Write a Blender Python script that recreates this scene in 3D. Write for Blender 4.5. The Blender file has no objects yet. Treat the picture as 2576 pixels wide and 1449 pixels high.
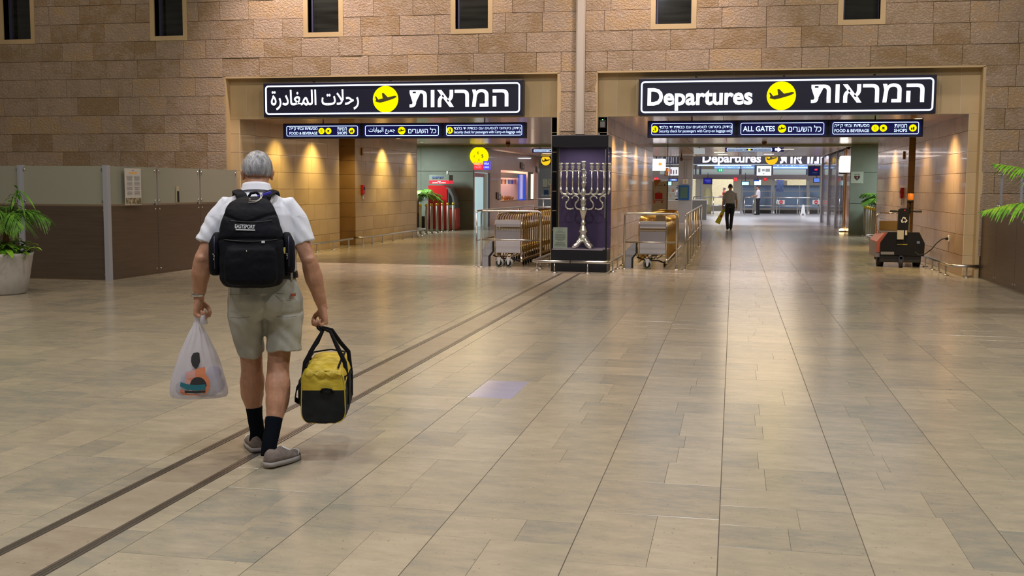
import bpy, bmesh, math, random
from mathutils import Vector, Matrix, noise
from math import sin, cos, pi, radians
SC = bpy.context.scene
COL = SC.collection
# ------------------------------------------------------------------ camera
cam = bpy.data.objects.new('camera', bpy.data.cameras.new('camera'))
COL.objects.link(cam)
RC = Matrix(((0.9800, -0.0238, 0.1974), (0.1987, 0.0899, -0.9759), (0.0055, 0.9957, 0.0929)))
CZ, FPX = 1.6, 2740.0
RC = RC.to_quaternion().to_matrix()
cam.matrix_world = Matrix.Translation((0, 0, CZ)) @ RC.to_4x4()
cam.data.sensor_fit = 'HORIZONTAL'; cam.data.sensor_width = 36
cam.data.lens = FPX / 2576 * 36
cam.data.clip_end = 300
SC.camera = cam
# ------------------------------------------------------------------ colour management
SC.view_settings.view_transform = 'Standard'
SC.view_settings.look = 'None'
SC.view_settings.exposure = 0.0
SC.view_settings.gamma = 1.0
SC.view_settings.use_curve_mapping = False
SC.cycles.use_adaptive_sampling = True
SC.cycles.use_denoising = True
SC.cycles.max_bounces = 8
SC.cycles.diffuse_bounces = 4
SC.cycles.glossy_bounces = 4
SC.cycles.transparent_max_bounces = 12
SC.cycles.sample_clamp_indirect = 6.0
SC.cycles.caustics_reflective = False
SC.cycles.caustics_refractive = False
# ------------------------------------------------------------------ world: dim evenly lit hall air
W = bpy.data.worlds.new('world'); SC.world = W; W.use_nodes = True
W.node_tree.nodes['Background'].inputs[0].default_value = (1.0, 0.90, 0.82, 1)
W.node_tree.nodes['Background'].inputs[1].default_value = 0.10
# ------------------------------------------------------------------ lights of the hall
def area(name, loc, size, watts, col, rot=(0, 0, 0), sy=None, spread=None):
    L = bpy.data.lights.new(name, 'AREA'); L.energy = watts; L.color = col; L.size = size
    if sy: L.shape = 'RECTANGLE'; L.size_y = sy
    if spread: L.spread = spread
    o = bpy.data.objects.new(name, L); o.location = loc; o.rotation_euler = rot
    COL.objects.link(o); return o
def spot(name, loc, target, watts, col, angle, blend=.6, rad=.05):
    L = bpy.data.lights.new(name, 'SPOT'); L.energy = watts; L.color = col
    L.spot_size = radians(angle); L.spot_blend = blend; L.shadow_soft_size = rad
    o = bpy.data.objects.new(name, L); o.location = loc
    o.rotation_euler = (Vector(target) - Vector(loc)).to_track_quat('-Z', 'Y').to_euler()
    COL.objects.link(o); return o
WARM = (1.0, .83, .62); COOL = (.86, .90, 1.0)
# ceiling lamps of the tall hall, 9.5 m up
for i, (x, y, w, c) in enumerate([(-7.5, 11.5, 190, WARM), (-1.5, 11.5, 230, (1, .92, .86)), (4.5, 11.5, 300, (1, .90, .84)),
                                  (-6.9, 3.0, 210, (1, .90, .80)), (-.5, 2.5, 230, (.92, .94, 1)), (5.0, 4.0, 290, (.97, .94, .92)),
                                  (-9.5, 6.5, 60, WARM), (-3.5, -2.0, 230, COOL), (-4.6, 5.9, 130, (1, .95, .9))]):
    area('hall_lamp', (x, y, 9.5), .55, w * 1.22, c)
# narrow floodlights washing the upper stone wall
for x, w in ((-8.4, 2500), (-5.2, 1500), (-1.4, 2000)):
    spot('wall_flood', (x, 19.8, 8.6), (x, 21.0, 3.9), w, (1, .78, .72), 72, 1.0, .2)
spot('wall_flood', (3.2, 18.9, 8.6), (2.6, 21.0, 4.2), 420, (1, .80, .66), 70, 1.0, .2)
spot('wall_flood', (-13.5, 18.9, 8.6), (-13.5, 21.0, 4.0), 120, (1, .82, .66), 70, 1.0, .2)
# recessed downlights grazing the walls of the two passages
GOLD = (1.0, .76, .34)
for y, w in ((22.9, 9), (25.0, 15), (27.35, 6), (30.2, 17), (32.9, 5)):
    spot('passage_downlight', (-9.45, y, 2.88), (-9.98, y + .02, 1.2), w * 17, GOLD, 100, 1.0, .06)
for y, w in ((22.3, 20), (25.4, 8), (30.2, 18)):
    spot('passage_downlight', (3.45, y, 2.88), (4.15, y + .02, 1.0), w * 17, (1, .74, .38), 104, 1.0, .06)
for y, w in ((22.2, 12), (24.6, 11), (27.4, 11), (30.4, 10)):
    spot('passage_downlight', (-1.8, y, 2.88), (-2.42, y + .02, 1.2), w * 20, (1, .74, .32), 100, 1.0, .06)
for x in (-11.6, 6.2): area('side_bay_fill_light', (x, 37.0, 3.05), .8, 210, (.92, 1, .94), sy=1.6)  # unseen fill lights added to brighten the green side bays
# lamps of the far departure hall and of the lower passage ceilings
for x in (-6.7, .8):
    area('passage_lamp', (x, 25.5, 2.90), 2.0, 70, (1, .74, .42), sy=4.0)
    area('passage_lamp', (x, 31.0, 2.90), 2.0, 60, (1, .76, .46), sy=4.0)
for x, y, w in ((-6, 45, 100), (1, 44, 110), (1, 50, 120), (-6, 51, 90)):
    area('passage_lamp', (x, y, 3.0), 3.0, w, (1, .88, .82), sy=3.0)
for x, y, w in ((-8, 60, 600), (1, 60, 750), (6, 64, 500), (0, 73, 420), (-6, 73, 350), (6, 73, 350)):
    area('departure_hall_lamp', (x, y, 6.5 if y < 70 else 3.5), 3.0, w, (.86, .90, 1.0), sy=2.0)
# ------------------------------------------------------------------ helpers
def at(px, py, Y):            # a surveyed point of the photograph on the vertical plane y = Y
    v = RC @ Vector((px - 1288, -(py - 724.5), -FPX)); t = Y / v.y
    return Vector((v.x * t, Y, CZ + v.z * t))
def atx(px, py, X):
    v = RC @ Vector((px - 1288, -(py - 724.5), -FPX)); t = X / v.x
    return Vector((X, v.y * t, CZ + v.z * t))
class MB:
    def __init__(s): s.v = []; s.f = []; s.m = []; s.sm = []; s.cur = 0; s.smooth = False
    def add(s, vs, fs, smooth=None):
        b = len(s.v); s.v += [tuple(v) for v in vs]
        for f in fs: s.f.append([b + i for i in f]); s.m.append(s.cur); s.sm.append(s.smooth if smooth is None else smooth)
        return s
    def box(s, x0, x1, y0, y1, z0, z1, bev=0.0, M=None):
        if bev <= 0:
            vs = [Vector((x, y, z)) for x in (x0, x1) for y in (y0, y1) for z in (z0, z1)]
            fs = [(0, 1, 3, 2), (4, 6, 7, 5), (0, 4, 5, 1), (2, 3, 7, 6), (0, 2, 6, 4), (1, 5, 7, 3)]
        else:
            bm = bmesh.new(); bmesh.ops.create_cube(bm, size=1)
            for v in bm.verts: v.co = Vector(((x0 + x1) / 2 + v.co.x * (x1 - x0), (y0 + y1) / 2 + v.co.y * (y1 - y0), (z0 + z1) / 2 + v.co.z * (z1 - z0)))
            bmesh.ops.bevel(bm, geom=bm.edges[:], offset=bev, segments=2 if bev > .012 else 1, affect='EDGES', profile=.5)
            bm.verts.index_update(); vs = [v.co.copy() for v in bm.verts]; fs = [[v.index for v in f.verts] for f in bm.faces]; bm.free()
        if M: vs = [M @ v for v in vs]
        return s.add(vs, fs, False)
    def tube(s, pts, r, n=8, caps=True, M=None, ref=None, closed=False):
        pts = [Vector(p) for p in pts]; N = len(pts); vs = []; fs = []
        d0 = (pts[1] - pts[0]).normalized()
        u = Vector(ref) if ref else (Vector((0, 0, 1)) if abs(d0.z) < .9 else Vector((1, 0, 0)))
        for i, p in enumerate(pts):
            if closed: d = pts[(i + 1) % N] - pts[i - 1]
            elif i == 0: d = pts[1] - p
            elif i == N - 1: d = p - pts[i - 1]
            else: d = (pts[i + 1] - p).normalized() + (p - pts[i - 1]).normalized()
            if d.length < 1e-9: d = d0
            d.normalize()
            u = u - d * u.dot(d)
            if u.length < 1e-6: u = d.orthogonal()
            u.normalize(); w = d.cross(u)
            rr = r[i] if isinstance(r, (list, tuple)) else r
            ru, rw = rr if isinstance(rr, (list, tuple)) else (rr, rr)
            for k in range(n):
                a = 2 * pi * k / n; vs.append(p + u * (cos(a) * ru) + w * (sin(a) * rw))
        L = N if closed else N - 1
        for i in range(L):
            j = (i + 1) % N
            for k in range(n): fs.append((i * n + k, i * n + (k + 1) % n, j * n + (k + 1) % n, j * n + k))
        if caps and not closed:
            fs.append(tuple(range(n))[::-1]); fs.append(tuple((N - 1) * n + k for k in range(n)))
        if M: vs = [M @ v for v in vs]
        return s.add(vs, fs, True)
    def loft(s, rings, caps=True, M=None, smooth=True):     # rings: lists of points, equal length
        n = len(rings[0]); vs = [Vector(p) for r in rings for p in r]; fs = []
        for i in range(len(rings) - 1):
            for k in range(n): fs.append((i * n + k, i * n + (k + 1) % n, (i + 1) * n + (k + 1) % n, (i + 1) * n + k))
        if caps: fs.append(tuple(range(n))[::-1]); fs.append(tuple((len(rings) - 1) * n + k for k in range(n)))
        if M: vs = [M @ v for v in vs]
        return s.add(vs, fs, smooth)
    def lathe(s, prof, n=16, c=(0, 0, 0), M=None, caps=True):   # prof: (r, z)
        c = Vector(c)
        return s.loft([[c + Vector((max(r, 1e-4) * cos(2 * pi * k / n), max(r, 1e-4) * sin(2 * pi * k / n), z)) for k in range(n)] for r, z in prof], caps, M)
    def prism(s, poly, y0, y1, M=None):       # poly in xz, extruded along y
        n = len(poly); vs = [Vector((x, y0, z)) for x, z in poly] + [Vector((x, y1, z)) for x, z in poly]
        fs = [tuple(range(n)), tuple(range(n, 2 * n))[::-1]] + [(k, k + n, (k + 1) % n + n, (k + 1) % n) for k in range(n)]
        if M: vs = [M @ v for v in vs]
        return s.add(vs, fs, False)
    def ball(s, c, r, n=12, M=None):
        c = Vector(c); r = Vector(r) if isinstance(r, (tuple, list)) else Vector((r, r, r)); R = []
        for i in range(n // 2 + 1):
            t = -pi / 2 + pi * i / (n // 2); t = max(min(t, pi / 2 - .02), -pi / 2 + .02)
            R.append([c + Vector((r.x * cos(t) * cos(2 * pi * k / n), r.y * cos(t) * sin(2 * pi * k / n), r.z * sin(t))) for k in range(n)])
        return s.loft(R, True, M)
    def disc(s, c, r, y0, y1, n=28):
        return s.prism([(c[0] + r * cos(2 * pi * k / n), c[1] + r * sin(2 * pi * k / n)) for k in range(n)], y0, y1)
    def mesh(s, name, mats):
        me = bpy.data.meshes.new(name); me.from_pydata(s.v, [], s.f); me.validate(clean_customdata=False)
        for m in (mats if isinstance(mats, (list, tuple)) else [mats]): me.materials.append(m)
        if len(me.polygons) == len(s.f):
            me.polygons.foreach_set('material_index', s.m); me.polygons.foreach_set('use_smooth', s.sm)
        bm = bmesh.new(); bm.from_mesh(me); bmesh.ops.recalc_face_normals(bm, faces=bm.faces[:]); bm.to_mesh(me); bm.free()
        return me
    def obj(s, name, mats, parent=None, loc=None):
        return link(name, s.mesh(name, mats), parent, loc)
def link(name, me, parent=None, loc=None):
    o = bpy.data.objects.new(name, me); COL.objects.link(o)
    if parent: o.parent = parent
    if loc is not None: o.location = loc
    return o
def tag(o, label=None, cat=None, group=None, kind=None):
    if label: o['label'] = label
    if cat: o['category'] = cat
    if group: o['group'] = group
    if kind: o['kind'] = kind
    return o
def thing(name, label, cat, loc=(0, 0, 0), rz=0, group=None, kind=None):
    o = bpy.data.objects.new(name, None); o.empty_display_size = .1; COL.objects.link(o)
    o.location = loc; o.rotation_euler = (0, 0, rz)
    return tag(o, label, cat, group, kind)
def dup(root, loc, rz=None, label=None, group=None):
    r = root.copy(); COL.objects.link(r); r.location = loc
    if rz is not None: r.rotation_euler = (0, 0, rz)
    if label: r['label'] = label
    if group: r['group'] = group
    for ch in root.children:
        c = ch.copy(); COL.objects.link(c); c.parent = r
        for g in ch.children:
            d = g.copy(); COL.objects.link(d); d.parent = c
    return r
def remesh(mb, voxel, smooth=2, factor=.5, name='m'):
    me = bpy.data.meshes.new(name); me.from_pydata(mb.v, [], mb.f); me.validate()
    bm = bmesh.new(); bm.from_mesh(me); bmesh.ops.triangulate(bm, faces=[f for f in bm.faces if len(f.verts) > 4])
    bmesh.ops.recalc_face_normals(bm, faces=bm.faces[:]); bm.to_mesh(me); bm.free()
    o = bpy.data.objects.new('tmp_' + name, me); COL.objects.link(o)
    m = o.modifiers.new('r', 'REMESH'); m.mode = 'VOXEL'; m.voxel_size = voxel; m.use_smooth_shade = True
    if smooth:
        k = o.modifiers.new('s', 'SMOOTH'); k.iterations = smooth; k.factor = factor
    dg = bpy.context.evaluated_depsgraph_get(); ev = o.evaluated_get(dg)
    out = bpy.data.meshes.new_from_object(ev); bpy.data.objects.remove(o); bpy.data.meshes.remove(me)
    out.name = name
    return out
def displace(me, fn):
    co = [v.co.copy() for v in me.vertices]; no = [v.normal.copy() for v in me.vertices]
    for i, v in enumerate(me.vertices): v.co = co[i] + no[i] * fn(co[i], no[i])
    me.update()
_txt = {}
def text_mesh(s, height, mat, bold=0.0, width=None, depth=.004, align='CENTER', spacing=1.0):
    """lettering as a mesh in the xz plane, facing -y; height = cap height, width = fitted total width"""
    cu = bpy.data.curves.new('t', 'FONT'); cu.body = s; cu.size = 1; cu.offset = bold; cu.space_character = spacing
    cu.extrude = 0; cu.resolution_u = 3
    o = bpy.data.objects.new('t', cu); COL.objects.link(o)
    dg = bpy.context.evaluated_depsgraph_get()
    me = bpy.data.meshes.new_from_object(o.evaluated_get(dg)); bpy.data.objects.remove(o); bpy.data.curves.remove(cu)
    if not me.vertices: return me
    xs = [v.co.x for v in me.vertices]; ys = [v.co.y for v in me.vertices]
    x0, x1, y0, y1 = min(xs), max(xs), min(ys), max(ys)
    sz = height / (y1 - y0); sx = width / (x1 - x0) if width else sz
    ax = {'CENTER': (x0 + x1) / 2, 'LEFT': x0, 'RIGHT': x1}[align]
    for v in me.vertices: v.co = Vector(((v.co.x - ax) * sx, 0, (v.co.y - (y0 + y1) / 2) * sz))
    me.materials.clear(); me.materials.append(mat)
    bm = bmesh.new(); bm.from_mesh(me)
    for f in bm.faces:
        f.normal_update()
        if f.normal.y > 0: f.normal_flip()
    if depth:
        r = bmesh.ops.extrude_face_region(bm, geom=bm.faces[:])
        for g in r['geom']:
            if isinstance(g, bmesh.types.BMVert): g.co.y -= depth
    bm.to_mesh(me); bm.free()
    return me
def superring(c, rx, ry, n=24, e=2.0, z=None):
    out = []
    for k in range(n):
        a = 2 * pi * k / n; ca, sa = cos(a), sin(a)
        out.append(Vector((c[0] + rx * math.copysign(abs(ca) ** (2 / e), ca), c[1] + ry * math.copysign(abs(sa) ** (2 / e), sa), c[2])))
    return out
# ------------------------------------------------------------------ materials
def lin(c):
    return tuple(((x / 255) / 12.92 if x / 255 <= .04045 else ((x / 255 + .055) / 1.055) ** 2.4) for x in c)
def mat(name, col, rough=.6, metal=0.0, spec=.5, emit=None, es=0.0, alpha=None, trans=0.0, ior=1.45, coat=0.0):
    m = bpy.data.materials.new(name); m.use_nodes = True; b = m.node_tree.nodes['Principled BSDF']
    b.inputs['Base Color'].default_value = (*col, 1); b.inputs['Roughness'].default_value = rough
    b.inputs['Metallic'].default_value = metal; b.inputs['Specular IOR Level'].default_value = spec
    b.inputs['IOR'].default_value = ior; b.inputs['Transmission Weight'].default_value = trans
    b.inputs['Coat Weight'].default_value = coat
    if emit: b.inputs['Emission Color'].default_value = (*emit, 1); b.inputs['Emission Strength'].default_value = es
    if alpha is not None: b.inputs['Alpha'].default_value = alpha
    return m
def N(m, typ, **kw):
    n = m.node_tree.nodes.new(typ)
    for k, v in kw.items():
        if k in n.inputs.keys(): n.inputs[k].default_value = v
        else: setattr(n, k, v)
    return n
def LK(m, a, ao, b, bi): m.node_tree.links.new(a.outputs[ao], b.inputs[bi])
def ramp(m, stops):
    r = m.node_tree.nodes.new('ShaderNodeValToRGB'); e = r.color_ramp.elements
    while len(e) < len(stops): e.new(.5)
    for i, (p, c) in enumerate(stops): e[i].position = p; e[i].color = (*c, 1)
    return r
def add_noise(m, cols, scale=(8, 8, 8), detail=5, rough=.6, bump=0.0, bscale=None, dist=.01, rnd=0.0, blo=.35, bhi=.65, island=False):
    """colour from noise between cols (list of stops); bump from a second noise"""
    b = m.node_tree.nodes['Principled BSDF']
    tc = N(m, 'ShaderNodeTexCoord'); mp = N(m, 'ShaderNodeMapping'); mp.inputs['Scale'].default_value = scale
    ge = N(m, 'ShaderNodeNewGeometry')
    LK(m, ge, 'Position', mp, 'Vector')
    src = mp; so = 'Vector'
    oi = N(m, 'ShaderNodeObjectInfo')
    if rnd:
        sm = N(m, 'ShaderNodeMath', operation='ADD')
        LK(m, oi, 'Random', sm, 0)
        if island: LK(m, ge, 'Random Per Island', sm, 1)
        else: sm.inputs[1].default_value = 0
        fr = N(m, 'ShaderNodeMath', operation='FRACT'); LK(m, sm, 0, fr, 0)
        off = N(m, 'ShaderNodeVectorMath', operation='SCALE'); off.inputs[0].default_value = (37, 53, 71)
        LK(m, fr, 0, off, 'Scale')
        ad = N(m, 'ShaderNodeVectorMath', operation='ADD'); LK(m, mp, 'Vector', ad, 0); LK(m, off, 0, ad, 1); src = ad; so = 0
    nz = N(m, 'ShaderNodeTexNoise', Scale=1.0, Detail=detail, Roughness=rough); LK(m, src, so, nz, 'Vector')
    rp = ramp(m, [(.3 + .4 * i / max(1, len(cols) - 1), c) for i, c in enumerate(cols)])
    if rnd:
        # tone of the whole piece
        mr = N(m, 'ShaderNodeMath', operation='MULTIPLY_ADD'); LK(m, fr, 0, mr, 0); mr.inputs[1].default_value = rnd; mr.inputs[2].default_value = -rnd / 2
        s2 = N(m, 'ShaderNodeMath', operation='ADD'); LK(m, nz, 0, s2, 0); LK(m, mr, 0, s2, 1); LK(m, s2, 0, rp, 0)
    else: LK(m, nz, 0, rp, 0)
    LK(m, rp, 0, b, 'Base Color')
    if bump:
        mp2 = N(m, 'ShaderNodeMapping'); mp2.inputs['Scale'].default_value = bscale or scale; LK(m, ge, 'Position', mp2, 'Vector')
        nb = N(m, 'ShaderNodeTexNoise', Scale=1.0, Detail=6, Roughness=.65); LK(m, mp2, 0, nb, 'Vector')
        br = ramp(m, [(blo, (0, 0, 0)), (bhi, (1, 1, 1))]); LK(m, nb, 0, br, 0)
        bp = N(m, 'ShaderNodeBump', Strength=bump, Distance=dist); LK(m, br, 0, bp, 'Height'); LK(m, bp, 0, b, 'Normal')
    return m
def emis(name, col, s):
    m = bpy.data.materials.new(name); m.use_nodes = True; nt = m.node_tree; nt.nodes.clear()
    e = nt.nodes.new('ShaderNodeEmission'); e.inputs[0].default_value = (*col, 1); e.inputs[1].default_value = s
    o = nt.nodes.new('ShaderNodeOutputMaterial'); nt.links.new(e.outputs[0], o.inputs[0]); return m
M = {}
M['block'] = add_noise(mat('rough_limestone', (.4, .3, .2), .85), [(.40, .28, .155), (.47, .355, .245), (.52, .40, .295), (.56, .40, .235)], (2.6, 2.6, 3.4), 7, .70, .75, (21, 21, 26), .020, rnd=.34, blo=.40, bhi=.60)
M['core'] = mat('mortar', (.30, .22, .14), .9)
M['smooth'] = add_noise(mat('smooth_limestone', (.5, .38, .2), .55), [(.54, .40, .21), (.62, .475, .27)], (1.5, 1.5, 1.5), 4, .5, .15, (30, 30, 30), .002, rnd=.2)
M['grout'] = mat('pale_grout', (.72, .60, .42), .7)
M['passage'] = add_noise(mat('polished_limestone', (.45, .31, .15), .30, coat=.12), [(.38, .265, .10), (.46, .33, .145), (.49, .36, .17)], (.9, .9, 1.6), 4, .5, .05, (25, 25, 25), .001, rnd=.25)
M['passage_gloss'] = add_noise(mat('glossy_limestone', (.40, .26, .14), .27, coat=.2), [(.32, .20, .10), (.40, .26, .14), (.43, .29, .17)], (.9, .9, 1.6), 4, .5, .05, (25, 25, 25), .001, rnd=.25)
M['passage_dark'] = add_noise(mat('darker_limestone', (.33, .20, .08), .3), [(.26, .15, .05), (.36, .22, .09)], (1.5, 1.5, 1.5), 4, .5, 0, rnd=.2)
def floor_mat(name, cols, rough, island):
    m = add_noise(mat(name, (.5, .43, .33), rough), cols, (3.4, 7.5, 3), 8, .76, .10, (40, 90, 40), .0006, rnd=.25, island=island)
    b = m.node_tree.nodes['Principled BSDF']
    b.inputs['Specular IOR Level'].default_value = .5
    mp = next(n for n in m.node_tree.nodes if n.type == 'MAPPING'); mp.inputs['Rotation'].default_value = (0, 0, radians(28))
    ge = next(n for n in m.node_tree.nodes if n.type == 'NEW_GEOMETRY')      # small travertine pits
    m2 = N(m, 'ShaderNodeMapping'); m2.inputs['Scale'].default_value = (60, 26, 30); LK(m, ge, 'Position', m2, 'Vector')
    nz = N(m, 'ShaderNodeTexNoise', Scale=1.0, Detail=3, Roughness=.6); LK(m, m2, 0, nz, 'Vector')
    r2 = ramp(m, [(.285, (.45, .42, .38)), (.34, (1, 1, 1))]); LK(m, nz, 0, r2, 0)
    mx = N(m, 'ShaderNodeMix', data_type='RGBA', blend_type='MULTIPLY'); mx.inputs[0].default_value = .8
    src = b.inputs['Base Color'].links[0].from_socket; m.node_tree.links.new(src, mx.inputs[6]); m.node_tree.links.new(r2.outputs[0], mx.inputs[7]); m.node_tree.links.new(mx.outputs[2], b.inputs['Base Color'])
    return m
FC = [(.25, .24, .195), (.315, .283, .21), (.36, .317, .23), (.41, .36, .26)]
M['floor'] = floor_mat('travertine_floor', FC, .21, True)
M['floor_brown'] = floor_mat('brown_travertine', [(.27, .22, .155), (.33, .275, .20), (.37, .32, .235)], .28, True)
M['floor_painted_reflection'] = floor_mat('polished_tile_painted_reflection', [(.36, .335, .43), (.42, .395, .49)], .05, False)  # polished tile; the sign's purplish reflection is painted into its colour
M['joint'] = mat('floor_joint', (.10, .08, .06), .8)
M['steel'] = mat('brushed_steel', (.55, .54, .52), .28, 1.0)
M['steel_dark'] = mat('dark_track_steel', (.085, .085, .15), .4, .25)
M['steel_white'] = mat('grey_painted_metal', (.42, .44, .50), .35, .3)
M['chrome'] = mat('chrome', (.80, .76, .68), .12, 1.0)
M['chrome_yellow_light'] = add_noise(mat('chrome_painted_yellow_light', (.7, .5, .2), .2, 1.0), [(.48, .33, .12), (.66, .48, .22)], (4, 4, 4))  # chrome trolley tubes; reflected yellow light is put into the metal colour
M['brown_panel'] = add_noise(mat('brown_metal_panel', (.16, .11, .075), .42, .55), [(.125, .092, .068), (.150, .112, .082)], (1.5, 1.5, 40), 3, .5)
M['frost'] = mat('frosted_glass', (.32, .34, .27), .45, 0, .5, alpha=.92)
M['glass'] = mat('clear_glass', (.02, .025, .03), .02, 0, .35, alpha=.06)
M['glass_dark'] = mat('dark_window_glass', (.010, .012, .010), .06, 0, .8)
M['black'] = mat('black_plastic', (.006, .006, .007), .5, 0, .3)
M['rubber'] = mat('rubber', (.02, .02, .02), .8)
M['navy'] = mat('dark_sign_face', (.012, .014, .035), .35)
M['navy2'] = mat('blue_lit_sign_face', (.012, .014, .09), .35, emit=(.01, .01, .20), es=.22)
M['white_lit'] = emis('lit_white_lettering', (.86, .90, 1.0), 2.6)
M['border_lit'] = emis('lit_white_border', (.78, .84, 1.0), 2.2)
M['small_lit'] = emis('lit_pale_blue_lettering', (.62, .78, 1.0), 1.5)
M['yellow_lit'] = emis('lit_yellow', (1.0, .86, .0), 1.15)
M['icon'] = mat('sign_icon', (.05, .045, .01), .6)
M['white'] = mat('white_paint', (.75, .75, .73), .5)
M['red'] = mat('red_paint', (.45, .015, .02), .3)
M['green_wall'] = add_noise(mat('grey_green_cladding', (.18, .25, .20), .5), [(.165, .205, .18), (.20, .245, .215)], (2, 2, 2))
M['yellow_paint'] = mat('yellow_paint', (.62, .48, .03), .5)
# ------------------------------------------------------------------ floor
RND = random.Random(7)
floor = MB().box(-22, 14, 1.5, 82, -.20, -.003).obj('floor', M['joint']); tag(floor, kind='structure')
def tile_mb(mb, x0, x1, y0, y1, dz, gx=.0020, gy=.0008):
    gap = lambda x: gx if abs((x + .03) / .643 - round((x + .03) / .643)) < .02 else .0006
    b = .0008; a0, a1, c0, c1 = x0 + gap(x0), x1 - gap(x1), y0 + gy, y1 - gy
    mb.add([(a0, c0, -.02), (a1, c0, -.02), (a1, c1, -.02), (a0, c1, -.02), (a0, c0, dz - b), (a1, c0, dz - b), (a1, c1, dz - b), (a0, c1, dz - b),
            (a0 + b, c0 + b, dz), (a1 - b, c0 + b, dz), (a1 - b, c1 - b, dz), (a0 + b, c1 - b, dz)],
           [(0, 1, 5, 4), (1, 2, 6, 5), (2, 3, 7, 6), (3, 0, 4, 7), (4, 5, 9, 8), (5, 6, 10, 9), (6, 7, 11, 10), (7, 4, 8, 11), (8, 9, 10, 11)], False)
RCT = RC.transposed()
def proj(p):
    v = RCT @ (Vector(p) - Vector((0, 0, CZ)))
    return (1288 - FPX * v.x / v.z, 724.5 + FPX * v.y / v.z) if v.z < -.1 else (-9999, -9999)
tiles = []
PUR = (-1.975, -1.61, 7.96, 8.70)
def strip(x0, x1, brown=False, ymax=48.0, ymin=2.4):
    y = ymin + RND.random() * .4
    while y < ymax:
        d = RND.choice((.32, .38, .38, .46, .60, .74)) if not brown else RND.choice((.6, .8, 1.0))
        if y > 26: d *= 2.2
        y1 = min(y + d, ymax); w = x1 - x0
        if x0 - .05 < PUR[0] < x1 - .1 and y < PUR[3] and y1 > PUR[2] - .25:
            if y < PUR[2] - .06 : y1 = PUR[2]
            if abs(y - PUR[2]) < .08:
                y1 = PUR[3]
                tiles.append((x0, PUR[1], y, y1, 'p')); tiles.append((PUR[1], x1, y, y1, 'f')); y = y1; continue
        if brown or w < .4 or RND.random() < .42: cuts = [x0, x1]
        else:
            cuts = [x0, x0 + w * RND.uniform(.3, .7), x1]
        for a, b in zip(cuts, cuts[1:]): tiles.append((a, b, y, y1, 'b' if brown else 'f'))
        y = y1
PX0, PXW = -.03, .643
for k in range(-26, 16):
    a, b = PX0 + PXW * k, PX0 + PXW * (k + 1)
    if k == -5:      # the strip that carries the two steel tracks as far as the showcase
        strip(a, -3.125, ymax=20.0); strip(-3.065, -2.79, True, ymax=20.0); strip(-2.73, b, ymax=20.0); strip(a, b, ymin=19.9)
    else: strip(a, b)
def parea(t):
    x0, x1, y0, y1, _ = t; P = [proj((x, y, 0)) for x, y in ((x0, y0), (x1, y0), (x1, y1), (x0, y1))]
    cx = sum(p[0] for p in P) / 4; cy = sum(p[1] for p in P) / 4
    if not (-40 < cx < 2616 and 400 < cy < 1500): return 0
    return abs(sum(P[i][0] * P[(i + 1) % 4][1] - P[(i + 1) % 4][0] * P[i][1] for i in range(4))) / 2
tiles.sort(key=parea, reverse=True)
far = MB(); farb = MB()
for i, t in enumerate(tiles):
    dz = RND.uniform(-.0006, .0003)
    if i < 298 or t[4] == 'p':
        m = MB(); tile_mb(m, *t[:4], dz); m.obj('floor_tile', M['floor_painted_reflection'] if t[4] == 'p' else M['floor_brown'] if t[4] == 'b' else M['floor'], floor)
    else: tile_mb(farb if t[4] == 'b' else far, *t[:4], dz)
tag(far.obj('distant_tiles', M['floor'], floor), kind='stuff'); tag(farb.obj('distant_track_tiles', M['floor_brown'], floor), kind='stuff')
tag(MB().box(-15, 10, 48.02, 81, -.02, 0).obj('distant_paving', mat('distant_terrazzo', (.40, .37, .36), .22), floor), kind='stuff')
# two steel guide tracks sunk in the floor
for xs in ((-3.118, -3.072), (-2.783, -2.737)):
    m = MB(); x0, x1 = xs
    m.box(x0, x1, 2.0, 19.75, -.02, -.006)
    trk = m.obj('trim_%d' % (1 if xs[0] < -3 else 2), M['steel_dark']); tag(trk, kind='structure')
    for a, b in ((x0, x0 + .011), (x1 - .011, x1), ((x0 + x1) / 2 - .004, (x0 + x1) / 2 + .004)):
        MB().box(a, b, 2.0, 19.75, -.02, .0015).obj('track_lip', M['steel'], trk)
# ------------------------------------------------------------------ the big limestone wall
YW = 20.9
RL, RR = (-10.22, -3.32), (-2.60, 4.34)         # the two shallow recesses round the openings
OL, OR = (-10.02, -3.50), (-2.41, 4.13)         # the openings themselves
ZR, ZO = 3.77, 2.945
WIN = [(-15.27, -14.62), (-11.77, -11.13), (-8.42, -7.77), (-5.38, -4.73), (-1.51, -.85), (1.87, 2.51)]
ZW = 4.64
core = MB()
def core_rect(x0, x1, z0, z1): core.box(x0, x1, YW + .03, YW + .6, z0, z1)
for a, b in ((-17, RL[0]), (RL[1], RR[0]), (RR[1], 7.5)): core_rect(a, b, 0, ZR)
core_rect(-17, 7.5, ZR, ZW)
xs = [-17] + [c for w in WIN for c in w] + [7.5]
for i in range(0, len(xs), 2): core_rect(xs[i], xs[i + 1], ZW, 6.3)
core.box(-17, 7.5, YW + .03, YW + .6, 6.3, 9.6)
wall = core.obj('wall_back', M['core']); tag(wall, kind='structure')
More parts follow.
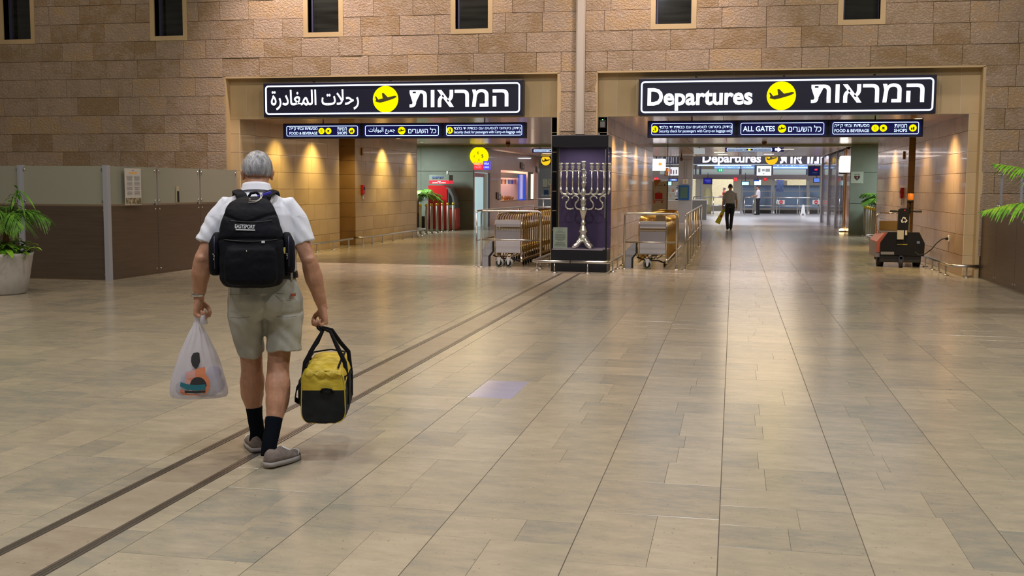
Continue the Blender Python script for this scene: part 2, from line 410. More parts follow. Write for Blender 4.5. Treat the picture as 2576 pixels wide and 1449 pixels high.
def block(x0, x1, z0, z1):
    m = MB(); g = .003; b = .004; f = YW + RND.uniform(-.004, .003)
    x0 += g; x1 -= g; z0 += g; z1 -= g; j = lambda: RND.uniform(-.002, .002)
    m.add([(x0, YW + .035, z0), (x1, YW + .035, z0), (x1, YW + .035, z1), (x0, YW + .035, z1), (x0, f + b, z0), (x1, f + b, z0), (x1, f + b, z1), (x0, f + b, z1),
           (x0 + b, f + j(), z0 + b), (x1 - b, f + j(), z0 + b), (x1 - b, f + j(), z1 - b), (x0 + b, f + j(), z1 - b)],
          [(0, 1, 5, 4), (1, 2, 6, 5), (2, 3, 7, 6), (3, 0, 4, 7), (4, 5, 9, 8), (5, 6, 10, 9), (6, 7, 11, 10), (7, 4, 8, 11), (8, 9, 10, 11)], False)
    m.obj('stone_block', M['block'], wall)
DZ = .378; FR = .095
def row(z0, z1, spans):
    for a, b in spans:
        x = a; first = True
        while x < b - .05:
            w = RND.choice((.48, .62, .72, .80, .95))
            if first: w *= RND.uniform(.4, 1); first = False
            if b - (x + w) < .28: w = b - x
            block(x, x + w, z0, z1); x += w
for k in range(-4, 11):
    z0 = 1.895 + DZ * k; z1 = z0 + DZ
    if k < 0: row(z0, z1, [(RR[1], 5.4)]); continue
    holes = []
    if z0 < ZR - .1: holes += [RL, RR]
    holes += [(-3.0, -2.83)]
    if z1 > ZW: holes += [(a - FR, b + FR) for a, b in WIN]
    holes.sort(); spans = []; x = -15.8
    for a, b in holes:
        if a > x: spans.append((x, a))
        x = max(x, b)
    spans.append((x, 5.4)); row(z0, z1, spans)
# smooth slabs lining the recesses
def slab(x0, x1, z0, z1, y=21.1, parent=wall, g=.007, name='smooth_slab', m='smooth'):
    MB().box(x0 + g, x1 - g, y, y + .03, z0 + g, z1 - g, .0).obj(name, M[m], parent)
gb = MB()
for (a, b), (c, d) in ((RL, OL), (RR, OR)):
    gb.box(a, b, 21.108, 21.128, ZO, ZR); gb.box(a, c, 21.108, 21.128, 0, ZO); gb.box(d, b, 21.108, 21.128, 0, ZO)
    n = 19; w = (b - a) / n
    for i in range(n): slab(a + w * i, a + w * (i + 1), ZO, ZR)
    for k in range(8):
        z0, z1 = DZ * k, min(DZ * (k + 1), ZO)
        slab(a, c, z0, z1); slab(d, b, z0, z1)
    # reveals at the sides and above
    for x0, x1 in ((a, a + .012), (b - .012, b)):
        MB().box(x0 - .03, x1 + .0 if x1 < b else x1 + .03, YW + .0, 21.1, 0, ZR).obj('reveal_slab', M['smooth'], wall)
    MB().box(a, b, YW, 21.1, ZR - .012, ZR + .02).obj('reveal_slab', M['smooth'], wall)
gb.obj('grout_bed', M['grout'], wall)
# slot windows high in the wall
M['pane'] = add_noise(mat('dark_pane', (.02, .02, .02), .08, 0, .8), [(.010, .010, .008), (.03, .033, .028)], (.8, .8, 9), 2, .4)
for i, (a, b) in enumerate(WIN):
    w = MB(); 
    for x0, x1, z0, z1 in ((a - FR, a, ZW - FR, 6.3), (b, b + FR, ZW - FR, 6.3), (a, b, ZW - FR, ZW)):
        w.box(x0, x1, YW - .004, YW + .33, z0, z1)
    wo = w.obj('window_%d' % (i + 1), M['smooth']); tag(wo, kind='structure')
    MB().box(a, b, YW + .26, YW + .27, ZW, 6.3).obj('pane', M['pane'], wo)
    f = MB(); f.box(a, a + .035, YW + .20, YW + .26, ZW, 6.3).box(b - .015, b, YW + .20, YW + .26, ZW, 6.3).box(a, b, YW + .20, YW + .26, ZW, ZW + .02)
    f.obj('window_frame', M['steel_dark'], wo)
# metal duct running up the wall above the showcase
d = thing('cable_duct', 'tall pale metal channel running up the stone wall above the showcase', 'duct', (-2.915, YW, 2.6))
MB().box(-.085, .085, -.06, .029, 0, 4).obj('channel', mat('duct_metal', (.55, .48, .40), .4, .1), d)
MB().box(-.06, .06, -.075, -.058, 0, 4).obj('cover_strip', mat('duct_cover', (.62, .55, .47), .4, .2), d)
# ------------------------------------------------------------------ passage walls
def passage_wall(name, X, y0, y1, side, zt=2.95, th=.3, seed=1, m='passage'):
    """tiles on the face x = X looking towards side (+1 / -1)"""
    r = random.Random(seed)
    a, b = (X - th, X - .012) if side > 0 else (X + .012, X + th)
    o = MB().box(a, b, y0, y1, 0, zt).obj(name, M['grout']); tag(o, kind='structure')
    for k in range(8):
        z0, z1 = DZ * k, min(DZ * (k + 1), zt); y = y0
        if z1 - z0 < .02: continue
        while y < y1 - .01:
            w = r.choice((.55, .75, .9, 1.1))
            if y == y0: w *= r.uniform(.5, 1)
            if y1 - (y + w) < .3: w = y1 - y
            g = .004; xa, xb = (X - .03, X) if side > 0 else (X, X + .03)
            MB().box(xa, xb, y + g, y + w - g, z0 + g, z1 - g).obj('wall_tile', M[m], o)
            y += w
    return o
wl = passage_wall('wall_left_passage', OL[0], 21.13, 26.9, 1, seed=2)
wl2 = passage_wall('wall_left_passage_far', -9.95, 27.93, 33.65, 1, seed=3)
wr = passage_wall('wall_right_passage', OR[1], 21.13, 26.9, -1, seed=4, m='passage_gloss')
wr2 = passage_wall('wall_right_passage_far', OR[1], 27.93, 33.65, -1, seed=5, m='passage_gloss')
wpr = passage_wall('wall_pier_right', OR[0], 21.13, 33.2, 1, th=.5, seed=6, m='passage_gloss')
wpl = passage_wall('wall_pier_left', OL[1], 21.13, 33.2, -1, th=.5, seed=7)
ends = MB()
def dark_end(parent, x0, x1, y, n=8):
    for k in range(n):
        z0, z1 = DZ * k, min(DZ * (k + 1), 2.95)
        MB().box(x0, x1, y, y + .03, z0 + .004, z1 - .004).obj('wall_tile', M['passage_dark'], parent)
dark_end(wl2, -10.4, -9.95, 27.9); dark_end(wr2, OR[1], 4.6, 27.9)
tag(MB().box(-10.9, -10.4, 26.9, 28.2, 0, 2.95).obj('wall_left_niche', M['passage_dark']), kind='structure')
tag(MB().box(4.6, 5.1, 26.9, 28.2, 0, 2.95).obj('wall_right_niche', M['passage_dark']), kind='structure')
# pier front behind the showcase
for k in range(8):
    slab(-3.5, -2.41, DZ * k, min(DZ * (k + 1), ZO), y=21.1)
# ceilings of glossy panels
M['ceil'] = add_noise(mat('glossy_ceiling_panel', (.33, .22, .14), .18, 0, .35, coat=.08), [(.42, .25, .13), (.50, .31, .175)], (2, 2, 2), rnd=.2)
M['ceil_edge'] = mat('pale_green_ceiling_edge', (.34, .38, .30), .4)
cl = MB().box(-10.6, 4.7, 21.13, 33.7, 2.965, 3.2).obj('ceiling', M['joint']); tag(cl, kind='structure')
for (a, b) in (OL, OR):
    n = 6; w = (b - a) / n
    for i in range(n):
        for j in range(6):
            y0 = 21.13 + (33.7 - 21.13) / 6 * j; y1 = y0 + (33.7 - 21.13) / 6
            MB().box(a + w * i + .004, a + w * (i + 1) - .004, y0 + .004, y1 - .004, 2.945, 2.965).obj('ceiling_panel', M['ceil'], cl)
c2 = MB().box(-14, 9, 33.7, 39.42, 3.11, 3.3).obj('ceiling_alcove', M['ceil']); tag(c2, kind='structure')
c3 = MB().box(-9.9, 4.6, 39.5, 53.5, 3.105, 3.3).obj('ceiling_shops', M['joint']); tag(c3, kind='structure')
for i in range(7):
    for j in range(7):
        w = (4.05 + 9.48) / 7
        MB().box(-9.48 + w * i + .01, -9.48 + w * (i + 1) - .01, 39.5 + 2 * j + .01, 39.5 + 2 * j + 1.99, 3.09, 3.105).obj('ceiling_panel', M['ceil'], c3)
tag(MB().box(-9.48, 3.95, 39.38, 39.5, 3.03, 3.12).obj('trim_3', M['ceil_edge']), kind='structure')
tag(MB().box(-9.48, 4.05, 53.4, 53.5, 3.07, 3.12).obj('trim_4', M['ceil_edge']), kind='structure')
# grey-green clad walls at the end of the side bays
def green(name, x0, x1):
    o = MB().box(x0, x1, 39.53, 39.58, 0, 3.11).obj(name, M['joint']); tag(o, kind='structure')
    for z0, z1 in ((.0, 1.07), (1.085, 2.14), (2.155, 3.10)):
        n = max(1, round((x1 - x0) / 2.2)); w = (x1 - x0) / n
        for i in range(n): MB().box(x0 + w * i + .004, x0 + w * (i + 1) - .004, 39.5, 39.53, z0, z1).obj('cladding_panel', M['green_wall'], o)
green('wall_left_bay', -13.5, -9.48); green('wall_right_bay', 3.95, 8.5)
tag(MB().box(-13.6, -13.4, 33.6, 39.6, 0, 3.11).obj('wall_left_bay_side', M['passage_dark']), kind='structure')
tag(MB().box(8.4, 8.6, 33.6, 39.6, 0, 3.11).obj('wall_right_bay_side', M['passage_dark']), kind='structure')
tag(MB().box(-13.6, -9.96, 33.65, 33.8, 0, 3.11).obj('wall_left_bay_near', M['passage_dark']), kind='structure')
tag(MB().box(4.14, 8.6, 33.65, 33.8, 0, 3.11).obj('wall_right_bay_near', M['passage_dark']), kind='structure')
# hall shell above and beside the photograph's frame
M['hall'] = mat('hall_plaster', (.42, .36, .30), .8)
tag(MB().box(-17.2, 7.7, -9, 21.5, 9.6, 9.8).obj('ceiling_hall', M['hall']), kind='structure')
# ------------------------------------------------------------------ illuminated signs
HEB_DEP = 'המראות'[::-1]
AR_DEP = ''.join(map(chr, [0xFEAD, 0xFEA3, 0xFEFC, 0xFE95, 0x20, 0xFE8D, 0xFEDF, 0xFEE4, 0xFED0, 0xFE8E, 0xFEA9, 0xFEAD, 0xFE93]))[::-1]
AR_GATES = ''.join(map(chr, [0xFE9F, 0xFEE4, 0xFEF4, 0xFECA, 0x20, 0xFE8D, 0xFEDF, 0xFE92, 0xFEEE, 0xFE8D, 0xFE91, 0xFE8E, 0xFE95]))[::-1]
HEB_GATES = 'כל השערים'[::-1]; HEB_FOOD = 'מסעדות ובתי קפה'[::-1]; HEB_SHOPS = 'חנויות'[::-1]
HEB_SEC = 'בידוק ביטחוני לנוסעים עם כבודת יד בלבד'[::-1]; EN_SEC = 'Security check for passengers with Carry-on baggage only'
def frame_ring(x0, x1, z0, z1, r, t, y0, y1, n=5):
    def rr(ax0, ax1, az0, az1, rad):
        P = []
        for cx, cz, a0 in ((ax1 - rad, az1 - rad, 0), (ax0 + rad, az1 - rad, 90), (ax0 + rad, az0 + rad, 180), (ax1 - rad, az0 + rad, 270)):
            for k in range(n + 1):
                a = radians(a0 + 90 * k / n); P.append((cx + rad * cos(a), cz + rad * sin(a)))
        return P
    o = rr(x0, x1, z0, z1, r); i = rr(x0 + t, x1 - t, z0 + t, z1 - t, max(r - t, .002)); L = len(o)
    m = MB(); vs = [(x, y0, z) for x, z in o] + [(x, y0, z) for x, z in i] + [(x, y1, z) for x, z in o] + [(x, y1, z) for x, z in i]; fs = []
    for k in range(L):
        j = (k + 1) % L
        fs += [(k, j, L + j, L + k), (k, 2 * L + k, 2 * L + j, j), (L + k, L + j, 3 * L + j, 3 * L + k)]
    m.add(vs, fs, False); return m
def airplane(cx, cz, r, y0, y1):
    """departing aeroplane silhouette fitted in a disc of radius r"""
    P = [(-.80, -.16), (-.74, -.02), (-.84, .22), (-.74, .22), (-.56, -.02), (-.22, .06), (-.28, .46), (-.14, .46), (.18, .14), (.70, .25), (.86, .23), (.84, .14), (.60, .02), (.0, -.16), (-.45, -.26)]
    return MB().prism([(cx + r * x, cz + r * z) for x, z in P], y0, y1)
def word(parent, s, x, z, h, m='white_lit', bold=.0, width=None, y=0.0, name='lettering', depth=.006):
    me = text_mesh(s, h, M[m] if isinstance(m, str) else m, bold, width, depth)
    return link(name, me, parent, (x, y, z))
def icon_disc(parent, x, z, r, kind, y, m='yellow_lit'):
    d = MB().disc((x, z), r, y - .006, y).obj('pictogram_disc', M[m] if isinstance(m, str) else m, parent)
    y -= .006; i = MB()
    if kind == 'plane': i = airplane(x, z, r, y - .004, y)
    elif kind == 'fork':
        for k in (-.18, .18): i.box(x + r * (k - .045), x + r * (k + .045), y - .004, y, z - .55 * r, z + .55 * r)
        i.box(x - r * .28, x - r * .08, y - .004, y, z + .2 * r, z + .3 * r)
    elif kind == 'cup':
        i.box(x - .3 * r, x + .3 * r, y - .004, y, z - .2 * r, z + .3 * r); i.box(x - .5 * r, x + .5 * r, y - .004, y, z - .38 * r, z - .28 * r)
        i.box(x + .3 * r, x + .45 * r, y - .004, y, z, z + .08 * r)
    elif kind == 'bag':
        i.box(x - .5 * r, x - .1 * r, y - .004, y, z - .5 * r, z + .05 * r); i.box(x + .02 * r, x + .4 * r, y - .004, y, z - .5 * r, z + .3 * r)
        i.box(x - .42 * r, x - .18 * r, y - .004, y, z + .1 * r, z + .2 * r); i.box(x + .1 * r, x + .32 * r, y - .004, y, z + .38 * r, z + .46 * r)
    elif kind == 'sec':
        i.disc((x + .1 * r, z + .52 * r), .13 * r, y - .004, y, 12)
        i.prism([(x - .1 * r, z + .3 * r), (x + .3 * r, z + .35 * r), (x + .35 * r, z - .2 * r), (x + .1 * r, z - .2 * r)], y - .004, y)
        i.prism([(x + .1 * r, z - .2 * r), (x + .35 * r, z - .2 * r), (x + .1 * r, z - .6 * r), (x - .05 * r, z - .6 * r)], y - .004, y)
        i.box(x - .5 * r, x - .22 * r, y - .004, y, z - .6 * r, z - .2 * r); i.box(x - .3 * r, x + .1 * r, y - .004, y, z + .05 * r, z + .13 * r)
    i.obj('pictogram', M['icon'], d); return d
def big_sign(name, label, x0, x1, z0, z1, items):
    w, h = x1 - x0, z1 - z0
    t = thing(name, label, 'sign', ((x0 + x1) / 2, 20.93, (z0 + z1) / 2))
    MB().box(-w / 2, w / 2, -.10, .16, -h / 2, h / 2, .008).obj('housing', M['navy'], t)
    frame_ring(-w / 2 + .045, w / 2 - .045, -h / 2 + .05, h / 2 - .05, .07, .028, -.112, -.10).obj('border', M['border_lit'], t)
    for it in items:
        if it[0] == 'disc': icon_disc(t, it[1], it[2], it[3], 'plane', -.10)
        else: word(t, it[1], it[2], it[3], it[4], bold=it[5], width=it[6], y=-.10)
    for xb in (-w * .3, 0, w * .3): MB().box(xb - .02, xb + .02, -.08, -.03, h / 2, h / 2 + .03).obj('clip', M['black'], t)
    return t
# x of items measured on the wall: left sign -9.36..-4.03, right sign -1.80..3.51
big_sign('departures_sign', 'large illuminated departures sign in Arabic and Hebrew over the left passage', -9.36, -4.03, 2.965, 3.645,
         [('t', AR_DEP, -1.57, .0, .40, .008, 1.86), ('disc', -.085, -.005, .262), ('t', HEB_DEP, 1.40, .0, .335, .012, 1.98)])
big_sign('departures_sign', 'large illuminated departures sign in English and Hebrew over the right passage', -1.80, 3.51, 2.94, 3.63,
         [('t', 'Departures', -1.52, -.045, .42, .028, 1.93), ('disc', -.04, .0, .262), ('t', HEB_DEP, 1.47, .03, .335, .012, 1.96)])
def small_sign(label, x0, x1, z0, z1, panels, y=21.35):
    w, h = x1 - x0, z1 - z0
    t = thing('passage_sign', label, 'sign', ((x0 + x1) / 2, y, (z0 + z1) / 2))
    MB().box(-w / 2, w / 2, -.02, .12, -h / 2, h / 2, .005).obj('housing', M['navy'], t)
    n = len(panels); pw = w / n
    for i, items in enumerate(panels):
        c = -w / 2 + pw * (i + .5)
        MB().box(c - pw * .475, c + pw * .475, -.024, -.02, -h / 2 + .03, h / 2 - .03).obj('lit_face', M['navy2'], t)
        frame_ring(c - pw * .455, c + pw * .455, -h / 2 + .05, h / 2 - .05, .035, .011, -.030, -.024).obj('border', M['small_lit'], t)
        if i: MB().box(-w / 2 + pw * i - .004, -w / 2 + pw * i + .004, -.024, -.02, -h / 2, h / 2).obj('joint', M['black'], t)
        for it in items:
            if it[0] == 'd': icon_disc(t, c + it[1], 0 if len(it) < 5 else it[4], it[2], it[3], -.024)
            else: word(t, it[1], c + it[2], it[3], it[4], 'small_lit', it[5], it[6], -.024, depth=.004)
    for xb in (-w / 3, w / 3): MB().tube([(xb, .05, h / 2), (xb, .05, h / 2 + .13)], .012).obj('hanger', M['steel_dark'], t)
    return t
SEC = [('d', -.70, .066, 'sec'), ('t', HEB_SEC, .07, .035, .072, .004, 1.37), ('t', EN_SEC, .07, -.042, .072, .004, 1.37)]
FOOD = [('t', HEB_FOOD, -.405, .040, .072, .006, .61), ('t', 'FOOD & BEVERAGE', -.405, -.043, .058, .012, .61), ('d', -.01, .064, 'fork'), ('d', .14, .064, 'cup')]
small_sign('long hanging sign under the left departures sign, food and shops at left', -9.16, -4.05, 2.555, 2.865,
           [FOOD + [('t', HEB_SHOPS, .436, .040, .066, .006, .2), ('t', 'SHOPS', .436, -.043, .058, .012, .21), ('d', .64, .062, 'bag')],
            [('t', AR_GATES, -.42, 0, .13, .004, .56), ('d', .0, .078, 'plane'), ('t', HEB_GATES, .43, 0, .11, .008, .58)],
            SEC])
small_sign('long hanging sign under the right departures sign, reading all gates in the middle', -1.66, 3.39, 2.55, 2.875,
           [SEC, [('t', 'ALL GATES', -.425, 0, .10, .02, .59), ('d', .0, .076, 'plane'), ('t', HEB_GATES, .415, 0, .12, .008, .60)],
            [('t', HEB_FOOD, -.42, .040, .072, .006, .62), ('t', 'FOOD & BEVERAGE', -.42, -.043, .058, .012, .62), ('d', -.005, .066, 'fork'), ('d', .14, .066, 'cup'),
             ('t', HEB_SHOPS, .447, .040, .066, .006, .22), ('t', 'SHOPS', .447, -.043, .058, .012, .23), ('d', .66, .066, 'bag')]])
# ------------------------------------------------------------------ showcase with the menorah
M['case_black'] = mat('black_case', (.008, .009, .014), .35)
M['purple'] = add_noise(mat('purple_cloth_backing', (.08, .055, .17), .8), [(.050, .034, .095), (.066, .046, .120)], (3, 3, 3))
M['silver'] = mat('silver', (.86, .86, .78), .26, .82)
M['plinth_top'] = mat('grey_case_floor', (.20, .18, .24), .5)
sc = thing('display_case', 'tall black-framed glass showcase with purple backing in front of the pier', 'showcase', (-2.83, 20.62, 0))
MB().box(-.53, .53, -.32, .30, 0, .425, .01).obj('plinth', M['case_black'], sc)
MB().box(-.53, .53, -.32, .30, 2.34, 2.56, .01).obj('canopy', M['case_black'], sc)
MB().box(-.47, .53, .25, .30, .425, 2.34).obj('back_panel', M['purple'], sc)
MB().box(-.515, .515, -.30, .25, .425, .432).obj('case_floor', M['plinth_top'], sc)
for q in ((-.53, -.49, .26, .30), (.49, .53, .26, .30), (.50, .53, -.32, -.29), (-.53, -.515, -.32, -.305)): MB().box(*q, .425, 2.34).obj('corner_post', M['case_black'], sc)
MB().box(-.515, .50, -.312, -.306, .432, 2.34).obj('front_pane', M['glass'], sc)
MB().box(-.528, -.522, -.30, .26, .432, 2.34).obj('side_pane', M['glass'], sc)
MB().box(.506, .512, -.29, .26, .432, 2.34).obj('side_pane', M['glass'], sc)
MB().box(.478, .49, -.318, -.312, 1.02, 2.30).obj('door_edge', M['steel'], sc)
MB().box(.455, .49, -.33, -.30, .44, .47).obj('hinge', M['steel'], sc)
cs = area('showcase_lamp', (-2.83, 20.50, 2.33), .8, 6, (1, .95, .85), sy=.15)
# the candelabrum: lathe-turned stem, curved arms, cups
mn = thing('menorah', 'tall silver nine-branched menorah inside the glass showcase', 'menorah', (-2.79, 20.58, .432))
S = 1.0
prof = [(.10, .19), (.075, .21), (.07, .24), (.085, .26), (.06, .29), (.05, .33), (.055, .36), (.075, .38), (.06, .41), (.05, .45), (.045, .48), (.028, .50), (.042, .53), (.042, .56), (.03, .58), (.026, .62),
        (.04, .68), (.055, .74), (.062, .78), (.065, .80), (.048, .83), (.034, .86), (.042, .89), (.05, .92), (.04, .96), (.05, .98), (.055, 1.0), (.03, 1.02),
        (.034, 1.06), (.04, 1.12), (.042, 1.16), (.034, 1.18), (.022, 1.21), (.034, 1.27), (.044, 1.30), (.030, 1.33), (.028, 1.37), (.034, 1.40), (.040, 1.43), (.026, 1.46), (.024, 1.52), (.028, 1.55), (.03, 1.565), (.0, 1.57)]
m = MB().lathe([(r * 1.14, (z - .19) * .985 + .135) for r, z in prof], 18)
m.obj('stem', M['silver'], mn)
b = MB()
for k in range(4):
    a = pi / 4 + k * pi / 2; dx, dy = cos(a), sin(a)
    b.tube([(dx * r, dy * r, z) for r, z in ((.03, .16), (.07, .15), (.11, .10), (.14, .07), (.19, .05), (.225, .02))], [.055, .055, .044, .050, .044, .034], 8)
    b.ball((dx * .225, dy * .225, .026), .03, 10); b.ball((dx * .125, dy * .125, .12), .036, 10)
for k in range(10):
    a = k * pi / 5; b.ball((cos(a) * .075, sin(a) * .075, .15 + .02 * (k % 2)), .028, 8)
b.obj('foot', M['silver'], mn)
ZC = 1.535
def cup(mb, x, z, s=1.0):
    mb.lathe([(.012, 0), (.020, .02), (.034, .045), (.037, .075), (.026, .105), (.032, .12), (.050, .135), (.048, .142), (.02, .137)], 10, (x, 0, z))
xsb = [-.435, -.322, -.21, -.095, .155, .268, .385, .49]
for x in xsb:
    arm = MB(); zb = 1.10; s = 1 if x > 0 else -1
    arm.tube([(x, 0, 1.15), (x, 0, 1.10), (x - s * .012, 0, 1.06), (x - s * .05, 0, 1.025), (x - s * .095, 0, 1.02), (x - s * .13, 0, 1.035)], [.018, .026, .021, .018, .016, .013], 8)
    arm.ball((x, 0, 1.16), (.018, .018, .014), 8); arm.ball((x - s * .06, 0, 1.02), .015, 6)
    arm.tube([(x, 0, 1.15), (x, 0, 1.47)], .0145, 8)
    arm.obj('branch', M['silver'], mn)
    c = MB(); cup(c, x, 1.47); c.obj('candle_cup', M['silver'], mn)
c = MB(); c.tube([(.0, 0, 1.49), (.0, 0, 1.50)], .05, 10); cup(c, 0, 1.505); c.obj('candle_cup', M['silver'], mn)
for a, b2 in ((-.475, -.045), (.105, .53)):
    g = MB(); g.tube([(a + (b2 - a) * i / 14, 0, 1.465 + .006 * sin(i * 2.2)) for i in range(15)], .010, 6); g.obj('scalloped_rail', M['silver'], mn)
g = MB(); g.tube([(-.43 + .92 * i / 20, 0, 1.025 + .012 * abs(sin(i * .9))) for i in range(21)], .010, 6); g.obj('lower_rail', M['silver'], mn)
for x in (-.30, -.115, .155, .335):
    s = 1 if x > 0 else -1
    P = [(x + s * .10, 0, .955), (x + s * .085, 0, .985), (x + s * .04, 0, 1.0), (x, 0, .985), (x - s * .025, 0, .95), (x - s * .01, 0, .91), (x + s * .025, 0, .87), (x + s * .04, 0, .82), (x + s * .03, 0, .78), (x, 0, .75), (x - s * .05, 0, .74), (x - s * .10, 0, .755)]
    g = MB().tube(P, [.010, .014, .015, .016, .016, .016, .016, .016, .016, .014, .013, .009], 7)
    for q in (0, 6, 9, 11): g.ball(P[q], .021, 6)
    g.obj('scroll', M['silver'], mn)
g = MB()
for k in range(7): g.ball((.035 + .012 * (k % 2), 0, 1.20 + k * .045), .013, 6)
g.tube([(.035, 0, 1.18), (.04, 0, 1.48)], .006, 6)
g.obj('vine', M['silver'], mn)
# notice card leaning inside the case
cd = thing('notice_card', 'pale green card with rows of fine print in the lower left of the showcase', 'card', (-3.19, 20.34, .435))
MB().box(-.135, .135, 0, .006, 0, .40).obj('card', mat('pale_card', (.34, .42, .36), .5), cd)
pr = MB()
for k in range(17):
    if k in (1, 4, 12): continue
    w = (.05 if k in (0, 2, 11) else RND.uniform(.085, .11)); z = .37 - k * .02
    pr.box(-w, w, -.0015, 0, z, z + .006)
pr.obj('print', mat('grey_print', (.10, .12, .10), .7), cd)
# small charger box on the wall by the showcase
cb = thing('wireless_router', 'small black box with green light and cable on the wall above the showcase', 'router', (-2.50, 21.10, 2.80))
MB().box(-.065, .065, -.05, 0, -.08, .08, .008).obj('casing', M['black'], cb)
MB().box(-.045, .045, -.054, -.05, -.06, .05).obj('grille', mat('grey_grille', (.15, .15, .15), .5), cb)
MB().ball((0, -.045, .085), .012, 8).obj('status_light', emis('green_led', (.15, 1, .2), 3), cb)
MB().tube([(.03, -.02, .08), (.035, -.02, .12)], .006).obj('antenna', M['black'], cb)
MB().tube([(-.06, -.02, -.08), (-.055, -.03, -.14), (-.08, -.03, -.19), (-.09, -.03, -.24)], .004).obj('cable', M['black'], cb)
MB().box(-.12, -.06, -.03, .0, -.22, -.17).obj('plug_box', M['white'], cb)
# ------------------------------------------------------------------ luggage trolleys
M['panel_grey'] = mat('pale_trolley_panel', (.47, .46, .50), .45)
M['panel_dark'] = mat('grey_trolley_panel', (.27, .255, .28), .5)
M['tyre'] = mat('grey_tyre', (.22, .25, .22), .7)
ORD = ['', 'first', 'second', 'third', 'fourth', 'fifth', 'sixth', 'seventh', 'eighth', 'ninth', 'tenth', 'eleventh', 'twelfth', 'thirteenth', 'fourteenth', 'fifteenth', 'sixteenth', 'seventeenth', 'eighteenth', 'nineteenth']
def make_cart(loc, metal, front, wheels=(-.10, .10)):
    """nose with the wheels towards the viewer (-y), handle away"""
    t = thing('luggage_trolley', 'x', 'trolley', loc)
    f = MB(); w = .27
    f.tube([(-w, .05, .10), (-w, .05, .86), (-w + .01, .10, .97), (-w + .03, .20, 1.03), (-w + .07, .28, 1.05), (w - .07, .28, 1.05), (w - .03, .20, 1.03), (w - .01, .10, .97), (w, .05, .86), (w, .05, .10)], .0125, 6)
    f.obj('frame', metal, t)
    s = MB()
    for x in (-w, w): s.tube([(x, .05, .12), (x * 1.08, .45, .16), (x * 1.12, .95, .17)], .014, 6)
    s.tube([(-w, .05, .30), (w, .05, .30)], .010, 6)
    s.obj('side_rails', metal, t)
    if front: MB().box(-w + .015, w - .015, .03, .045, .79, .93, .004).obj('advert_panel', M['panel_grey'], t)
    MB().box(-w + .01, w - .01, .02, .035, .74, .765).obj('tray_lip', metal, t)
    if front:
        MB().box(-w + .02, w - .02, .03, .045, .52, .73).obj('back_panel', M['panel_dark'], t)
        MB().box(-w + .02, w - .02, .025, .045, .275, .515, .004).obj('lower_panel', M['panel_grey'], t)
        b = MB()
        for k in range(5): b.tube([(-.20 + .1 * k, .05, .27), (-.10 + .05 * k, -.10, .20)], .008, 5)
        b.tube([(-.30, .05, .22), (-.12, -.14, .17), (.14, -.14, .17), (.28, .02, .10), (.30, .9, .12)], .016, 6)
        b.obj('base_frame', M['black'], t)
        b = MB()
        for k in range(6): b.tube([(-.08 + .03 * k, -.05 + .10 * k, .225), (.10 + .03 * k, -.05 + .10 * k, .225)], .011, 5)
        b.obj('deck_bars', metal, t)
        MB().tube([(w + .01, 0, .10), (w + .01, 0, .20)], .028, 8).obj('corner_bumper', M['chrome'], t)
        for x in wheels:
            wh = MB().tube([(x - .005, -.185, .092), (x + .005, -.150, .092)], .092, 20).obj('wheel', M['tyre'], t)
            MB().tube([(x - .006, -.189, .092), (x + .006, -.146, .092)], .062, 18).obj('hub', M['black'], wh)
            MB().prism([(x - .028, .055), (x + .006, .055), (x + .035, .20), (x - .045, .20)], -.205, -.195).obj('fork', M['panel_grey'], wh)
    else:
        for xw in (-.22, .19): MB().tube([(xw, .35, .05), (xw + .03, .35, .05)], .05, 10).obj('wheel', M['black'], t)
    return t
for side, x0, y0, wheels, n, lab in ((0, -4.40, 21.30, (-.13, .06), 20, 'left'), (1, -1.545, 21.55, (-.07,), 18, 'right')):
    a = make_cart((x0, y0, 0), M['chrome'], True, wheels)
    a['label'] = ('front luggage trolley with two castors, foremost in the left pen' if side == 0 else 'front luggage trolley with one castor, foremost in the right pen')
    a['group'] = 'luggage trolleys nested in the %s pen' % lab
    p = None
    for k in range(1, n):
        y = y0 + .27 * k; x = x0 + .0 * k
        g = 'luggage trolleys nested in the %s pen' % lab; l = '%s light-tinted chrome luggage trolley behind the front one in the %s pen' % (ORD[k], lab)
        if p is None: p = make_cart((x, y, 0), M['chrome_yellow_light'], False); p['label'] = l; p['group'] = g
        else: dup(p, (x, y, 0), None, l, g)
    st = thing('trolley_stop', 'grey bent metal guide post beside the nested trolleys in the %s pen' % lab, 'guide', (x0 - .47, y0 + .1, 0))
    MB().prism([(-.09, 0), (.06, 0), (.06, .20), (.14, .30), (.14, .50), (.09, .50), (-.06, .34), (-.09, .28)], -.03, .03).obj('post', M['steel_white'], st)
    MB().prism([(.06, 0), (.09, 0), (.09, .19), (.17, .30), (.17, .50), (.14, .50), (.14, .30), (.06, .20)], -.04, .04).obj('rubber_edge', M['rubber'], st)
